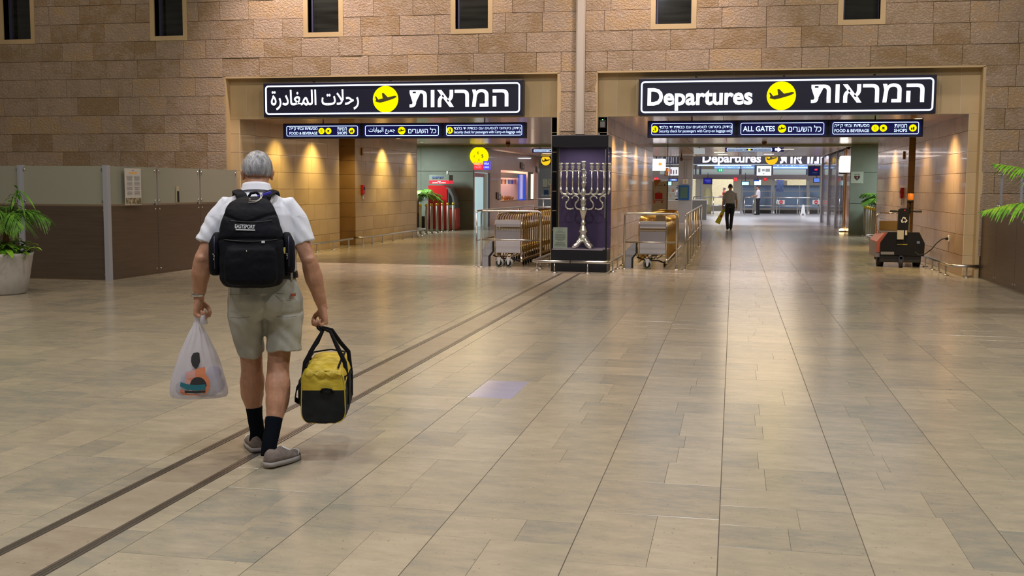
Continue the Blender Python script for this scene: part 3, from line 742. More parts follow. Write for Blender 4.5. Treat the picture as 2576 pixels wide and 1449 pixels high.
# ------------------------------------------------------------------ tube railings of the pens
def hoop(t, p0, p1, h, r=.02, mid=.55, bend=.06):
    p0 = Vector(p0); p1 = Vector(p1); d = (p1 - p0).normalized(); up = Vector((0, 0, 1)); pts = [p0]
    for k in range(5): a = pi / 2 * k / 4; pts.append(p0 + d * (bend * (1 - cos(a))) + up * (h - bend + bend * sin(a)))
    for k in range(5): a = pi / 2 * (1 - k / 4); pts.append(p1 - d * (bend * (1 - cos(a))) + up * (h - bend + bend * sin(a)))
    pts.append(p1)
    MB().tube(pts, r, 10).obj('hoop', M['steel'], t)
    MB().tube([p0 + up * mid, p1 + up * mid], r * .75, 8).obj('mid_rail', M['steel'], t)
    for p in (p0, p1): MB().lathe([(.055, 0), (.055, .008), (.03, .014), (.025, .02)], 14, p).obj('foot_plate', M['steel'], t)
def railing(t, x, ys, h, r=.018, mid=.53):
    MB().tube([(x, ys[0], h - .05), (x, ys[0] + .015, h - .012), (x, ys[0] + .06, h), (x, ys[-1], h)], r, 8).obj('top_rail', M['steel'], t)
    MB().tube([(x, ys[0], mid), (x, ys[-1], mid)], r * .75, 8).obj('mid_rail', M['steel'], t)
    for y in ys:
        MB().tube([(x, y, 0), (x, y, h - .04)], r, 8).obj('post', M['steel'], t)
        MB().lathe([(.05, 0), (.05, .008), (.03, .014)], 12, (x, y, 0)).obj('foot_plate', M['steel'], t)
t = thing('pen_hoop', 'steel tube hoop across the front of the left trolley pen', 'railing', (-4.3, 21.0, 0))
hoop(t, (-.57, .0, 0), (.62, -.0, 0), 1.115, mid=.55)
t = thing('pen_hoop', 'steel tube hoop across the front of the right trolley pen', 'railing', (-1.57, 21.3, 0))
hoop(t, (-.50, 0, 0), (.51, 0, 0), 1.09, mid=.53)
t = thing('pen_railing', 'steel side railing running back along the left edge of the left trolley pen', 'railing', (-4.98, 0, 0))
railing(t, 0, [21.05, 23.2, 25.4, 27.4], 1.115)
t = thing('pen_railing', 'steel side railing with many posts right of the right trolley pen', 'railing', (-.90, 0, 0))
railing(t, 0, [21.4, 22.8, 24.3, 26.0, 27.8, 29.8, 32.2], 1.08)
# ------------------------------------------------------------------ low bumper rails
def bumper(name, label, path, posts, flat=False, r=.028, z=.21):
    t = thing(name, label, 'bumper rail', (path[0][0], path[0][1], 0)); o = Vector((path[0][0], path[0][1], 0))
    MB().tube([Vector((p[0], p[1], z)) - o for p in path], r, 10).obj('rail', M['steel'], t)
    for x, y in posts:
        p = Vector((x, y, 0)) - o; m = MB()
        if flat: m.box(p.x - .008, p.x + .008, p.y - .035, p.y + .035, 0, z)
        else: m.tube([p, p + Vector((0, 0, z - .01))], .013, 8)
        m.obj('post', M['steel'], t)
        MB().lathe([(.055, 0), (.055, .01), (.03, .02)], 12, p).obj('foot_plate', M['steel'], t)
    return t
bumper('bumper_rail', 'shiny low bumper rail before the left half of the showcase', [(-2.955, 20.0), (-3.60, 20.0), (-3.66, 20.12), (-3.72, 24.0)], [(-3.24, 20.0), (-3.66, 20.5), (-3.67, 21.0), (-3.68, 22.0), (-3.69, 23.0)])
bumper('bumper_rail', 'shiny low bumper rail before the right half of the showcase and along the pier', [(-2.935, 20.0), (-2.29, 20.0), (-2.22, 20.10), (-2.18, 26.0)], [(-2.62, 20.0), (-2.205, 20.5), (-2.20, 21.3), (-2.20, 22.3), (-2.19, 23.4), (-2.19, 24.6), (-2.18, 25.7)])
bumper('bumper_rail', 'low steel bumper rail at the foot of the near left passage wall', [(-9.78, 21.3), (-9.78, 27.2)], [(-9.78, y) for y in (21.7, 22.7, 23.7, 24.7, 25.8, 26.9)], True)
bumper('bumper_rail', 'low steel bumper rail at the foot of the far left passage wall', [(-9.95, 27.8), (-9.74, 27.78), (-9.72, 27.9), (-9.72, 33.9), (-9.78, 34.1), (-10.1, 34.1)], [(-9.74, y) for y in (27.9, 28.7, 29.6, 30.6, 31.6, 32.6, 33.7)], True)
bumper('bumper_rail', 'low steel bumper rail on the right passage wall, wrapping round its front corner', [(4.36, 20.88), (3.96, 20.88), (3.90, 20.98), (3.90, 26.6)], [(4.16, 20.88), (3.90, 21.4), (3.90, 22.1), (3.90, 22.8), (3.90, 23.6), (3.90, 24.5), (3.90, 25.6)], True)
bumper('bumper_rail', 'far low steel bumper rail behind the black tug on the right', [(4.0, 27.9), (3.90, 28.0), (3.90, 33.8), (4.3, 34.1)], [(3.90, y) for y in (28.4, 29.6, 30.8, 32.0, 33.2)], True)
# ------------------------------------------------------------------ bollards with yellow caps
for side, pts in (('left', [(-10.06, 34.5), (-9.99, 34.95), (-9.96, 35.5), (-9.93, 36.1), (-9.90, 36.7), (-9.84, 37.2), (-9.80, 37.8)]), ('right', [(4.36, 38.5), (4.34, 37.7), (4.30, 36.9), (4.27, 36.1), (4.24, 35.3), (4.20, 34.5)])):
    first = None
    for ib, (x, y) in enumerate(pts):
        lab = 'slim grey bollard with yellow cap, %s from the left, before the %s green wall' % (ORD[ib + 1], side)
        if first is None:
            first = thing('bollard', lab, 'bollard', (x, y, 0), group='bollards of the %s side bay' % side)
            MB().tube([(0, 0, 0), (0, 0, .93)], .045, 12).obj('post', mat('grey_bollard', (.33, .34, .32), .5, .2), first)
            MB().tube([(0, 0, .93), (0, 0, 1.01)], .048, 12).obj('cap', M['yellow_paint'], first)
            MB().lathe([(.07, 0), (.07, .02), (.05, .03)], 12).obj('foot_plate', M['steel'], first)
        else: dup(first, (x, y, 0), None, lab)
# ------------------------------------------------------------------ kiosk barriers of metal panels and frosted glass
M['frost_lit'] = mat('pale_frosted_glass', (.29, .295, .235), .5, 0, .4)
def barrier(t, p0, p1, n, glass, h1=1.235, h2=1.90, post0=True):
    p0 = Vector((*p0, 0)); p1 = Vector((*p1, 0)); d = (p1 - p0); L = d.length; d.normalize(); ang = math.atan2(d.y, d.x)
    R = Matrix.Translation(p0) @ Matrix.Rotation(ang, 4, 'Z'); w = L / n
    for i in range(n):
        a, b = w * i + .006, w * (i + 1) - .006
        MB().box(a, b, -.012, .012, .02, h1, .003, R).obj('metal_panel', M['brown_panel'], t)
        MB().box(a + .03, b - .03, -.006, .006, h1 + .03, h2, 0, R).obj('glass_panel', M[glass], t)
        s = MB()
        for x in (a + .06, b - .06):
            for z in (.10, h1 - .07): s.tube([R @ Vector((x, -.02, z)), R @ Vector((x, .02, z))], .013, 8)
            for z in (h1 + .08, h2 - .06): s.tube([R @ Vector((x - .0, -.02, z)), R @ Vector((x, .02, z))], .02, 8)
        s.obj('bolts', M['steel'], t)
    for i in range(n + 1):
        if i == 0 and not post0: continue
        m = MB(); k = .05 if i == 0 else .022
        m.box(w * i - k, w * i + k, -k * .8 - (.0 if i == 0 else -.03), k * .8 + (0 if i == 0 else .03), (0 if i == 0 else h1 - .05), h2 + .01, 0, R)
        m.obj('post', M['steel_white'], t)
tb = thing('kiosk_partition', 'brown metal and frosted glass partition left of the walking man, with a poster', 'partition', (-10.16, 16.39, 0))
barrier(tb, (0, 0), (.16, 4.5), 3, 'frost_lit'); barrier(tb, (0, 0), (-1.60, .03), 1, 'frost_lit', post0=False); barrier(tb, (-1.60, .03), (-3.3, .06), 1, 'frost_lit')
tb = thing('kiosk_partition', 'brown metal and clear glass partition at the far right edge', 'partition', (4.40, 21.05, 0))
barrier(tb, (0, 0), (-.03, -4.05), 3, 'glass')
MB().box(-.03, -.022, -2.7, -1.8, 1.19, 1.24).obj('pass_tray', M['steel'], tb)
# poster and paper slot
po = thing('poster', 'white printed notice taped to the frosted glass of the left partition', 'poster', (-10.035, 16.99, 1.25), rz=0)
Rp = Matrix.Rotation(radians(90 - 2), 4, 'Z')
MB().box(-.24, .24, -.004, .004, 0, .62, 0, Rp).obj('sheet', mat('poster_paper', (.55, .54, .50), .6), po)
pr = MB()
for c in (-.11, .11):
    for k in range(20):
        if k in (4, 9, 14): continue
        w = RND.uniform(.07, .09); pr.box(c - w, c + w, -.006, -.004, .17 + k * .0165, .176 + k * .0165, 0, Rp)
pr.obj('print', mat('poster_print', (.17, .16, .18), .7), po)
MB().box(-.12, .12, -.006, -.004, .53, .56, 0, Rp).obj('heading', mat('poster_heading', (.75, .42, .12), .6), po)
pp = MB()
pp.box(-.23, .23, -.0065, -.004, .012, .12, 0, Rp); pp.obj('photo', add_noise(mat('poster_photo', (.2, .18, .12), .6), [(.03, .03, .03), (.25, .20, .10), (.55, .52, .45)], (22, 22, 22)), po)
MB().prism([(-.02, .575), (.02, .575), (0, .60)], -.0062, -.004, Rp).obj('emblem', mat('poster_blue', (.08, .10, .2), .6), po)
sl = thing('speak_slot', 'narrow black opening strip in the frosted glass right of the poster', 'slot', (-10.06, 18.55, 1.27))
MB().box(-.012, .010, -.04, .04, 0, .30).obj('plate', mat('slot_plate', (.45, .40, .28), .5), sl)
MB().box(-.002, .016, -.032, .032, .01, .21).obj('opening', M['black'], sl)
# ------------------------------------------------------------------ palms
M['leaf'] = add_noise(mat('palm_leaf', (.10, .25, .03), .4), [(.035, .11, .012), (.10, .26, .03), (.22, .38, .04)], (6, 6, 6), rnd=.3)
M['leaf_l'] = add_noise(mat('bright_leaf', (.14, .34, .03), .4), [(.06, .22, .012), (.17, .40, .03), (.34, .50, .04)], (9, 9, 9))
M['trunk'] = add_noise(mat('palm_stem', (.16, .09, .04), .8), [(.10, .055, .02), (.24, .15, .07)], (14, 14, 30), bump=.5)
def frond(parent, base, d, L, droop, n=26, w=.26, m='leaf', wid=.011, r=random.Random(5), name='frond'):
    """feather leaf: rachis plus leaflets, each leaflet a folded blade"""
    base = Vector(base); d = Vector(d).normalized(); P = []; up = Vector((0, 0, 1))
    for i in range(n + 1):
        t = i / n; P.append(base + d * (L * t) + up * (-droop * L * t * t))
    mb = MB(); mb.tube(P, [.007 * (1 - .8 * i / n) + .001 for i in range(n + 1)], 5)
    for i in range(2, n + 1):
        t = i / n; tan = (P[i] - P[i - 1]).normalized(); sd = tan.cross(up).normalized(); nn = sd.cross(tan)
        ll = w * (sin(pi * min(1, t * .9 + .12)) ** .6) * r.uniform(.85, 1.1)
        for s in (-1, 1):
            dv = (sd * s * .75 + tan * (.55 + .5 * t) + nn * r.uniform(-.15, .2)).normalized(); q = P[i]; e = []
            for k in range(4):
                u = k / 3; e.append(q + dv * (ll * u) - up * (ll * .62 * u * u))
            bw = [wid * .5, wid, wid * .8, .001]; sdv = dv.cross(up); sdv = (tan if sdv.length < .05 else sdv.normalized())
            vs = []
            for k in range(4): vs += [e[k] - sdv * bw[k], e[k] + nn * bw[k] * .35, e[k] + sdv * bw[k]]
            fs = []
            for k in range(3):
                for q2 in (0, 1): fs.append((k * 3 + q2, k * 3 + q2 + 1, k * 3 + q2 + 4, k * 3 + q2 + 3))
            mb.add(vs, fs, True)
    return mb.obj(name, M[m], parent)
def leafblade(mb, p, d, L, w, r):
    p = Vector(p); d = Vector(d).normalized(); up = Vector((0, 0, 1)); s = d.cross(up)
    s = s.normalized() if s.length > .1 else Vector((1, 0, 0)); vs = []; fs = []
    for k in range(5):
        u = k / 4; c = p + d * (L * u) - up * (L * .55 * u * u); ww = w * (sin(pi * (u * .86 + .07)) ** .8) if 0 < k < 4 else .002
        vs += [c - s * ww + up * ww * .25, c, c + s * ww + up * ww * .25]
    for k in range(4):
        for q in (0, 1): fs.append((k * 3 + q, k * 3 + q + 1, k * 3 + q + 4, k * 3 + q + 3))
    mb.add(vs, fs, True)
rr = random.Random(11)
pot = thing('potted_palm', 'potted palm with low bright foliage in a pale grey planter at the left edge', 'plant', (-10.50, 14.05, 0))
MB().lathe([(.36, 0), (.385, .02), (.43, .25), (.48, .55), (.492, .60), (.47, .60), (.45, .52)], 40).obj('planter', add_noise(mat('stone_planter', (.42, .40, .36), .6), [(.36, .34, .31), (.44, .42, .39)], (6, 6, 6), bump=.1), pot)
MB().lathe([(.0, .54), (.46, .545), (.0, .55)], 24).obj('soil', mat('soil', (.05, .035, .02), .9), pot)
MB().tube([(.14, 0, .5), (.15, 0, .62), (.16, 0, .82), (.17, .01, 1.05)], [.085, .065, .045, .03], 10).obj('stem', M['trunk'], pot)
for dx, dz, a, L, dr, w in ((.1, .1, .15, 1.1, .35, .30), (.2, .3, -.5, 1.0, .45, .32), (.05, .4, -1.0, 1.0, .5, .30), (-.3, .5, -1.6, 1.1, .5, .3), (.3, .6, 1.1, .9, .4, .3), (-.5, .7, 2.2, 1.1, .4, .3), (-.6, .4, 3.0, 1.2, .4, .3), (.25, .2, .5, .8, .25, .22), (.0, .8, -2.3, 1.0, .5, .3)):
    frond(pot, (.17, 0, 1.05), (cos(a), sin(a), .75 + dz * 1.3), L * .80, dr * 1.9, m='leaf', w=w * 1.15, r=rr)
v = [(.18, .02, 1.0), (.25, -.05, 1.15), (.30, -.08, 1.28), (.36, -.09, 1.42), (.44, -.09, 1.52)]
mb = MB(); mb.tube(v, .006, 5)
for k in range(26):
    q = Vector(v[0]).lerp(Vector(v[-1]), rr.random() ** .6); a = rr.uniform(0, 6.28); leafblade(mb, Vector((q.x, q.y, q.z)), (cos(a), sin(a), rr.uniform(-.4, .5)), rr.uniform(.10, .2), .018, rr)
leafblade(mb, v[-1], (1, -.3, -.25), .38, .02, rr); leafblade(mb, v[-1], (.6, -.3, -.9), .32, .016, rr); leafblade(mb, v[-1], (-.1, -.3, .5), .16, .03, rr)
mb.obj('climbing_shoot', M['leaf'], pot)
mb = MB()
for k in range(170):
    a = rr.uniform(0, 6.28); r0 = rr.uniform(.05, .44); el = rr.uniform(.1, 1.0)
    leafblade(mb, (r0 * cos(a), r0 * sin(a), .57 + rr.uniform(0, .18)), (cos(a) + rr.uniform(-.5, .5), sin(a) + rr.uniform(-.5, .5), el), rr.uniform(.13, .24), rr.uniform(.035, .06), rr)
mb.tube([(.42, -.1, .6), (.52, -.12, .60), (.62, -.12, .68), (.70, -.12, .70)], .005, 5); leafblade(mb, (.68, -.12, .69), (1, 0, .25), .14, .025, rr)
mb.obj('low_foliage', M['leaf_l'], pot)
# palm whose fronds reach in from the right, its pot just outside the frame
rp = thing('potted_palm', 'bright green palm fronds reaching in from the right edge', 'plant', (4.75, 14.9, 0))
MB().lathe([(.36, 0), (.385, .02), (.43, .25), (.48, .55), (.492, .60), (.47, .60), (.45, .52)], 32).obj('planter', bpy.data.materials['stone_planter'], rp)
MB().tube([(0, 0, .5), (0, 0, .8), (.02, 0, 1.25)], [.08, .05, .03], 10).obj('stem', M['trunk'], rp)
tipA, tipB = at(2462, 535, 14.5), at(2492, 412, 14.6)
for (tx, dr, m) in ((tipA, .35, 'leaf_l'), (tipB, .30, 'leaf_l')):
    b = Vector((.02, 0, 1.28)); e = tx - Vector((4.75, 14.9, 0)); L = (e - b).length
    dv = (e + Vector((0, 0, dr * L)) - b); frond(rp, b, dv, L * (dv.length / L) , dr * L / dv.length, n=40, w=.42, m=m, wid=.020, r=rr)
for a in (0, .8, 1.6, 2.3, -.8, -1.9): frond(rp, (.02, 0, 1.28), (cos(a), sin(a), .7), .95, .5, m='leaf_l', w=.28, r=rr)
# two palms half hidden in the side bays
for (x, y, lab, a0) in ((-11.15, 37.9, 'dark palm half hidden behind the end of the left passage wall', 0), (4.98, 38.4, 'palm half hidden behind the end of the right passage wall', pi)):
    p = thing('potted_palm', lab, 'plant', (x, y, 0))
    MB().lathe([(.28, 0), (.34, .45), (.36, .5), (.33, .5)], 20).obj('planter', M['rubber'], p)
    MB().tube([(0, 0, .4), (0, 0, 1.3)], [.06, .04], 8).obj('stem', M['trunk'], p)
    for k in range(14):
        a = k * 2.4; frond(p, (0, 0, 1.25), (cos(a), sin(a), .25 + .12 * (k % 6)), 1.0, .45, n=16, w=.32, m='leaf', wid=.025, r=rr)
# ------------------------------------------------------------------ fire boxes, socket, little fittings
for x, y, z, s, lab in ((-9.95, 28.45, 1.36, 1, 'red fire alarm call box on the far left passage wall'), (4.13, 28.6, 1.36, -1, 'red fire alarm call box on the right passage wall behind the tug')):
    t = thing('fire_alarm_box', lab, 'alarm box', (x, y, z))
    MB().box(0 if s > 0 else -.07, .07 if s > 0 else 0, -.09, .09, 0, .26, .01).obj('box', M['red'], t)
    MB().box(.07 * s - .005, .07 * s + .005, -.05, .05, .12, .2).obj('glass_window', M['black'], t)
    MB().tube([(.03 * s, 0, 0), (.03 * s, 0, -.10), (.03 * s, .02, -.16)], .02).obj('hose_stub', M['white'], t)
for x, y, z, s, lab in ((-9.95, 28.45, 2.42, 1, 'small wooden-framed plate high on the far left passage wall'), (4.13, 28.6, 2.32, -1, 'small amber plate high on the right passage wall')):
    t = thing('wall_plate', lab, 'plate', (x, y, z))
    MB().box(0 if s > 0 else -.03, .03 if s > 0 else 0, -.06, .06, 0, .2, .004).obj('frame', mat('plate_brown', (.20, .08, .02), .5), t)
    MB().box(.03 * s - .003, .03 * s + .003, -.04, .04, .03, .17).obj('face', mat('plate_face', (.45, .30, .12), .5), t)
t = thing('power_socket', 'white power socket low on the right passage wall', 'socket', (4.13, 22.45, .58))
MB().box(-.02, 0, -.05, .05, 0, .12, .004).obj('plate', M['white'], t)
MB().tube([(-.07, -.0, .055), (-.02, 0, .055)], .025, 10).obj('plug', M['black'], t)
# ------------------------------------------------------------------ black electric tug
M['tug_red'] = mat('faded_red_bodywork', (.42, .10, .06), .45)
M['tug_grey'] = mat('grey_bodywork', (.22, .20, .21), .5)
tg = thing('electric_tug', 'black electric baggage tug with handlebar, amber beacon and recycling mark', 'tug', (3.36, 23.30, 0))
MB().prism([(-.40, .255), (.45, .235), (.455, .50), (.345, .715), (-.26, .715), (-.40, .50)], -.05, .10).obj('front_shield', M['black'], tg)
MB().prism([(-.40, .24), (.42, .24), (.42, .50), (.32, .68), (-.24, .68), (-.40, .48)], .10, 1.3).obj('body', M['tug_grey'], tg)
MB().prism([(-.47, .30), (-.40, .30), (-.25, .69), (-.33, .69), (-.47, .52)], .0, 1.15).obj('hood', M['tug_red'], tg)
MB().prism([(-.48, .20), (-.40, .20), (-.40, .50), (-.47, .50)], .02, 1.15).obj('side_skirt', M['tug_grey'], tg)
MB().box(-.40, .40, -.02, .9, .10, .25, .01).obj('chassis', M['rubber'], tg)
for x in (-.42, .30):
    w = MB().tube([(x, .30, .15), (x + .12, .30, .15)], .15, 18).obj('wheel', M['rubber'], tg)
    MB().tube([(x - .004, .30, .15), (x + .124, .30, .15)], .06, 12).obj('hub', M['steel_dark'], w)
w = MB().tube([(-.03, -.10, .085), (.03, -.10, .085)], .085, 14).obj('front_wheel', M['rubber'], tg)
MB().box(-.045, -.03, -.12, .02, .08, .24).box(.03, .045, -.12, .02, .08, .24).box(-.045, .045, -.12, .02, .225, .24).obj('fork', M['steel_dark'], w)
MB().prism([(-.08, .70), (.115, .70), (.13, 1.18), (.11, 1.20), (-.03, 1.20), (-.075, 1.17)], -.10, .02).obj('steering_column', M['black'], tg)
MB().box(-.09, .035, -.11, -.03, .575, .76).obj('cream_cover', mat('cream_plastic', (.42, .38, .28), .6), tg); MB().box(.06, .10, -.11, -.03, .66, .76).obj('cream_cover', bpy.data.materials['cream_plastic'], tg)
hb = MB().tube([(-.23, -.06, 1.14), (.36, -.06, 1.14)], .014, 8).obj('handlebar', M['black'], tg)
for a, b in ((-.24, -.12), (.24, .37)): MB().tube([(a, -.06, 1.14), (b, -.06, 1.14)], .02, 8).obj('grip', M['rubber'], hb)
MB().tube([(.15, 0, 1.10), (.15, 0, 1.34)], .017, 8).obj('beacon_pole', M['black'], tg)
bc = MB().lathe([(.06, 0), (.065, .03), (.05, .05)], 16, (.155, 0, 1.32)).obj('beacon', M['black'], tg)
MB().lathe([(.055, 0), (.062, .02), (.060, .12), (.05, .135), (.0, .14)], 16, (.155, 0, 1.365)).obj('amber_lens', mat('amber_lens', (.55, .16, .02), .2, emit=(.8, .22, .02), es=.25), bc)
MB().tube([(-.38, .9, .65), (-.38, .9, .98), (-.36, .9, 1.05), (-.30, .9, 1.08), (.20, .9, 1.08), (.26, .9, 1.05), (.28, .9, .98), (.28, .9, .65)], .016, 8).obj('back_hoop', M['chrome'], tg)
MB().box(-.33, .22, .80, .86, .72, .92, .01).obj('wooden_backrest', mat('gold_brown_board', (.38, .24, .06), .5), tg)
MB().box(-.35, .24, .40, .85, .64, .72, .01).obj('seat', M['tug_grey'], tg)
MB().box(-.39, -.13, -.056, -.05, .26, .315).obj('number_strip', mat('grey_strip', (.20, .20, .20), .5), tg)
MB().box(-.08, .12, -.056, -.05, .462, .475).obj('yellow_strip', mat('yellow_strip', (.30, .26, .03), .5), tg)
MB().box(.30, .36, -.056, -.05, .49, .54).obj('sticker', mat('blue_sticker', (.12, .16, .22), .5), tg)
rc = MB()
for k in range(3):            # recycling triangle of three arrows
    a = radians(90 + 120 * k); R3 = Matrix.Translation((.03, -.106, .965)) @ Matrix.Rotation(-radians(120 * k), 4, 'Y') @ Matrix.Translation((0, 0, .012)) @ Matrix.Scale(1.3, 4)
    rc.prism([(-.030, .012), (-.018, .040), (.006, .040), (.012, .028), (.026, .036), (.022, .004), (-.004, .012), (.004, .018), (-.006, .026), (-.018, .004)], -.002, .002, R3)
rc.obj('recycling_mark', mat('white_mark', (.55, .55, .5), .6), tg)
MB().disc((.04, 1.165), .015, -.104, -.10, 10).obj('red_button', M['red'], tg)
kb = thing('charging_cable', 'dark cable sagging from the wall socket to the tug', 'cable', (4.06, 22.45, .635))
MB().tube([(0, 0, 0), (-.06, .02, -.01), (-.14, .12, -.10), (-.2, .25, -.22), (-.30, .4, -.33), (-.40, .5, -.36), (-.46, .6, -.30)], .010, 6).obj('cord', M['rubber'], kb)
# ------------------------------------------------------------------ left bay: cash machine
am = thing('cash_machine', 'tall red cash machine behind the left row of bollards', 'cash machine', (-10.35, 38.7, 0))
MB().prism([(-.53, .03), (.17, .03), (.17, 1.5), (.05, 1.62), (-.53, 1.62)], -.35, .3).obj('cabinet', M['red'], am)
MB().prism([(.17, .03), (.46, .03), (.50, .12), (.49, .80), (.17, .80)], -.30, .3).obj('lower_front', mat('bright_red_plastic', (.55, .06, .05), .4), am)
MB().prism([(.10, .80), (.46, .80), (.46, .92), (.40, 1.25), (.28, 1.50), (.12, 1.58)], -.32, .3).obj('screen_housing', mat('grey_plastic', (.12, .13, .14), .4), am)
MB().prism([(.24, .92), (.38, .92), (.33, 1.22), (.22, 1.40)], -.326, -.32).obj('keypad', M['black'], am)
MB().box(-.50, .24, -.36, .25, 1.68, 1.80).obj('red_header', mat('lit_red_header', (.5, .01, .02), .4, emit=(1, .02, .06), es=.7), am)
MB().box(-.50, .24, -.33, .25, 1.80, 2.0).obj('header_board', mat('green_header', (.16, .20, .18), .5), am)
word(am, 'כספומט'[::-1], -.12, 1.765, .04, bold=.01, width=.12, y=-.362, name='lettering', m=mat('white_letters', (.8, .8, .8), .5, emit=(1, 1, 1), es=.6))
word(am, 'משיכת מזומן'[::-1], -.12, 1.71, .045, bold=.01, width=.5, y=-.362, m=bpy.data.materials['white_letters'])
word(am, 'BANKPOINT', -.17, 1.90, .09, bold=.01, width=.42, y=-.332, m=mat('blue_letters', (.06, .10, .35), .5))
MB().tube([(.10, .0, 2.0), (.10, 0, 2.14)], .035, 8).obj('camera_dome', M['white'], am)
# ------------------------------------------------------------------ left shop wall
M['pink'] = add_noise(mat('pinkish_brown_cladding', (.32, .15, .10), .3, coat=.2), [(.27, .125, .085), (.36, .18, .115)], (1.2, 1.2, 1.2))
XS = -9.48
sw = MB()
def sr(y0, y1, z0, z1): sw.box(XS - .06, XS, y0, y1, z0, z1)
DY = (39.75, 42.35); WY = (44.4, 52.2)
sr(39.59, DY[0], 0, 3.03); sr(DY[0], DY[1], 2.12, 3.03); sr(DY[1], WY[0], 0, 3.03); sr(*WY, 2.28, 3.03); sr(*WY, 0, .95); sr(WY[1], 53.3, 0, 3.03)
so = sw.obj('wall_left_shops', M['pink']); tag(so, kind='structure')
dr = MB().box(XS - .04, XS - .02, DY[0], DY[1] - .5, 0, 2.1).obj('door_1', M['glass']); tag(dr, kind='structure')
MB().box(XS - .05, XS - .01, DY[1] - .95, DY[1] - .45, 0, 2.1).obj('door_leaf', mat('pale_green_door', (.50, .60, .54), .4), dr)
MB().box(XS - .05, XS - .005, DY[1] - .08, DY[1], 0, 2.12).obj('door_frame', M['steel_dark'], dr)
MB().box(XS - .60, XS - .5, 40.2, 44.1, 0, 2.6).obj('pale_screen', mat('lit_screen', (.35, .5, .52), .5, emit=(.50, .72, .76), es=.8), dr)
MB().box(XS - .05, XS - .015, DY[0], DY[1] - .45, 1.95, 2.1).obj('red_header', M['red'], dr)
yd = thing('exchange_disc', 'round yellow lit disc with currency signs above the left shop door', 'sign', at(1205.5, 393, 39.45))
Rz = Matrix.Identity(4)
MB().disc((0, 0), .345, -.05, .05, 36).obj('disc', emis('yellow_disc_light', (1, .86, .0), 1.1), yd)
for s, x, z, h in (('€', -.03, .12, .10), ('$', .13, .0, .14), ('£', -.17, .0, .08), ('¥', .0, -.14, .07)):
    word(yd, s, x, z, h, m='icon', y=-.05, name='currency_sign', bold=.0)
ns = thing('exchange_sign', 'red and blue lit sign box under the yellow disc', 'sign', at(1208, 416.5, 39.45))
MB().box(-.25, .12, -.05, .05, -.15, .15, .01).obj('red_box', mat('neon_red_box', (.3, .01, .02), .4, emit=(1, .02, .03), es=.9), ns)
MB().box(.12, .38, -.06, .05, -.15, .16, .01).obj('blue_box', mat('neon_blue_box', (.03, .02, .4), .4, emit=(.1, .05, 1), es=1.0), ns)
word(ns, 'CHANGE', -.07, .06, .09, m=emis('pink_letters', (1, .25, .3), 1.6), width=.31, y=-.051, bold=.01)
word(ns, 'מטח'[::-1], -.07, -.06, .08, m=bpy.data.materials['pink_letters'], width=.25, y=-.051, bold=.01)
word(ns, 'VISA', .25, .07, .08, width=.20, y=-.061, m='small_lit', bold=.01); word(ns, 'CARD', .25, -.06, .07, width=.20, y=-.061, m='small_lit')
for i, (py, pz, sz, y) in enumerate(((2.53, 0, .42, 49.0), (2.42, 0, .42, 53.0), (1.20, 0, .40, 43.9))):
    lab = ('small dark café emblem over the left shop window', 'small dark emblem at the far end of the pink shop wall', 'dark square emblem plate between the door and the shop window')[i]
    e = thing('wall_emblem', lab, 'emblem', (XS + .02, y, py))
    MB().box(-.015, .015, -sz, 0, -.12, .16).obj('dark_square', mat('emblem_dark', (.07, .03, .02), .5), e)
    MB().box(-.01, .02, -.1, sz, -.16, .08).obj('grey_square', mat('emblem_grey', (.12, .09, .07), .5), e)
    m = MB(); m.ball((.02, .1, -.03), (.01, .12, .06), 10); m.obj('cup_mark', mat('emblem_light', (.4, .35, .25), .5), e)
# bakery window: lit interior behind a pane
bk = thing('bakery_display', 'lit bakery window with shelves and pastries in the pink shop wall', 'shop window', (XS, 48.4, 0))
MB().box(-2.1, -2.0, -4.2, 8.0, 0, 3.0).obj('back_wall', mat('bakery_back', (.66, .58, .58), .6), bk)
MB().box(-2.0, -.31, -4.2, -4.1, 0, 3.0).obj('end_wall', mat('bakery_end', (.62, .40, .28), .6), bk); MB().box(-2.0, -.31, 3.7, 3.8, 0, 3.0).obj('end_wall', bpy.data.materials['bakery_end'], bk)
MB().box(-1.0, -.35, -3.7, 3.5, 2.0, 2.2).obj('menu_board', mat('menu_grey', (.28, .28, .28), .5), bk)
MB().box(-1.3, -.32, -3.8, 3.5, .70, .96).obj('counter', mat('wood_counter', (.25, .12, .05), .5), bk)
MB().box(-.9, -.33, -3.8, 3.5, .96, .99).obj('counter_top', mat('gold_counter', (.6, .42, .22), .3), bk)
for k in range(9): MB().box(-.9, -.8, -3.4 + .8 * k, -3.1 + .8 * k, 1.7, 1.92).obj('price_card', mat('price_card%d' % k, ((.7, .7, .68), (.3, .35, .5), (.7, .3, .2))[k % 3], .5), bk)
MB().box(-1.9, -1.8, 1.6, 3.4, .0, 2.1).obj('blue_drink_wall', mat('blue_lit_cooler', (.01, .07, .5), .3, emit=(.01, .12, 1), es=.7), bk)
MB().box(-.34, -.31, 1.5, 3.3, 0.95, 2.15).obj('blue_reflection_pane', mat('blue_reflection_glow', (.01, .08, .55), .1, emit=(.01, .10, .9), es=.45), bk)  # glowing sheet added to imitate blue light reflected in the window
MB().box(-.05, -.04, -3.88, 3.55, .97, 2.26).obj('pane', M['glass'], bk)
MB().box(-.1, 0.01, 3.4, 3.5, 1.0, 2.2).obj('light_strip', emis('pale_strip', (1, .8, .6), 1.6), bk)
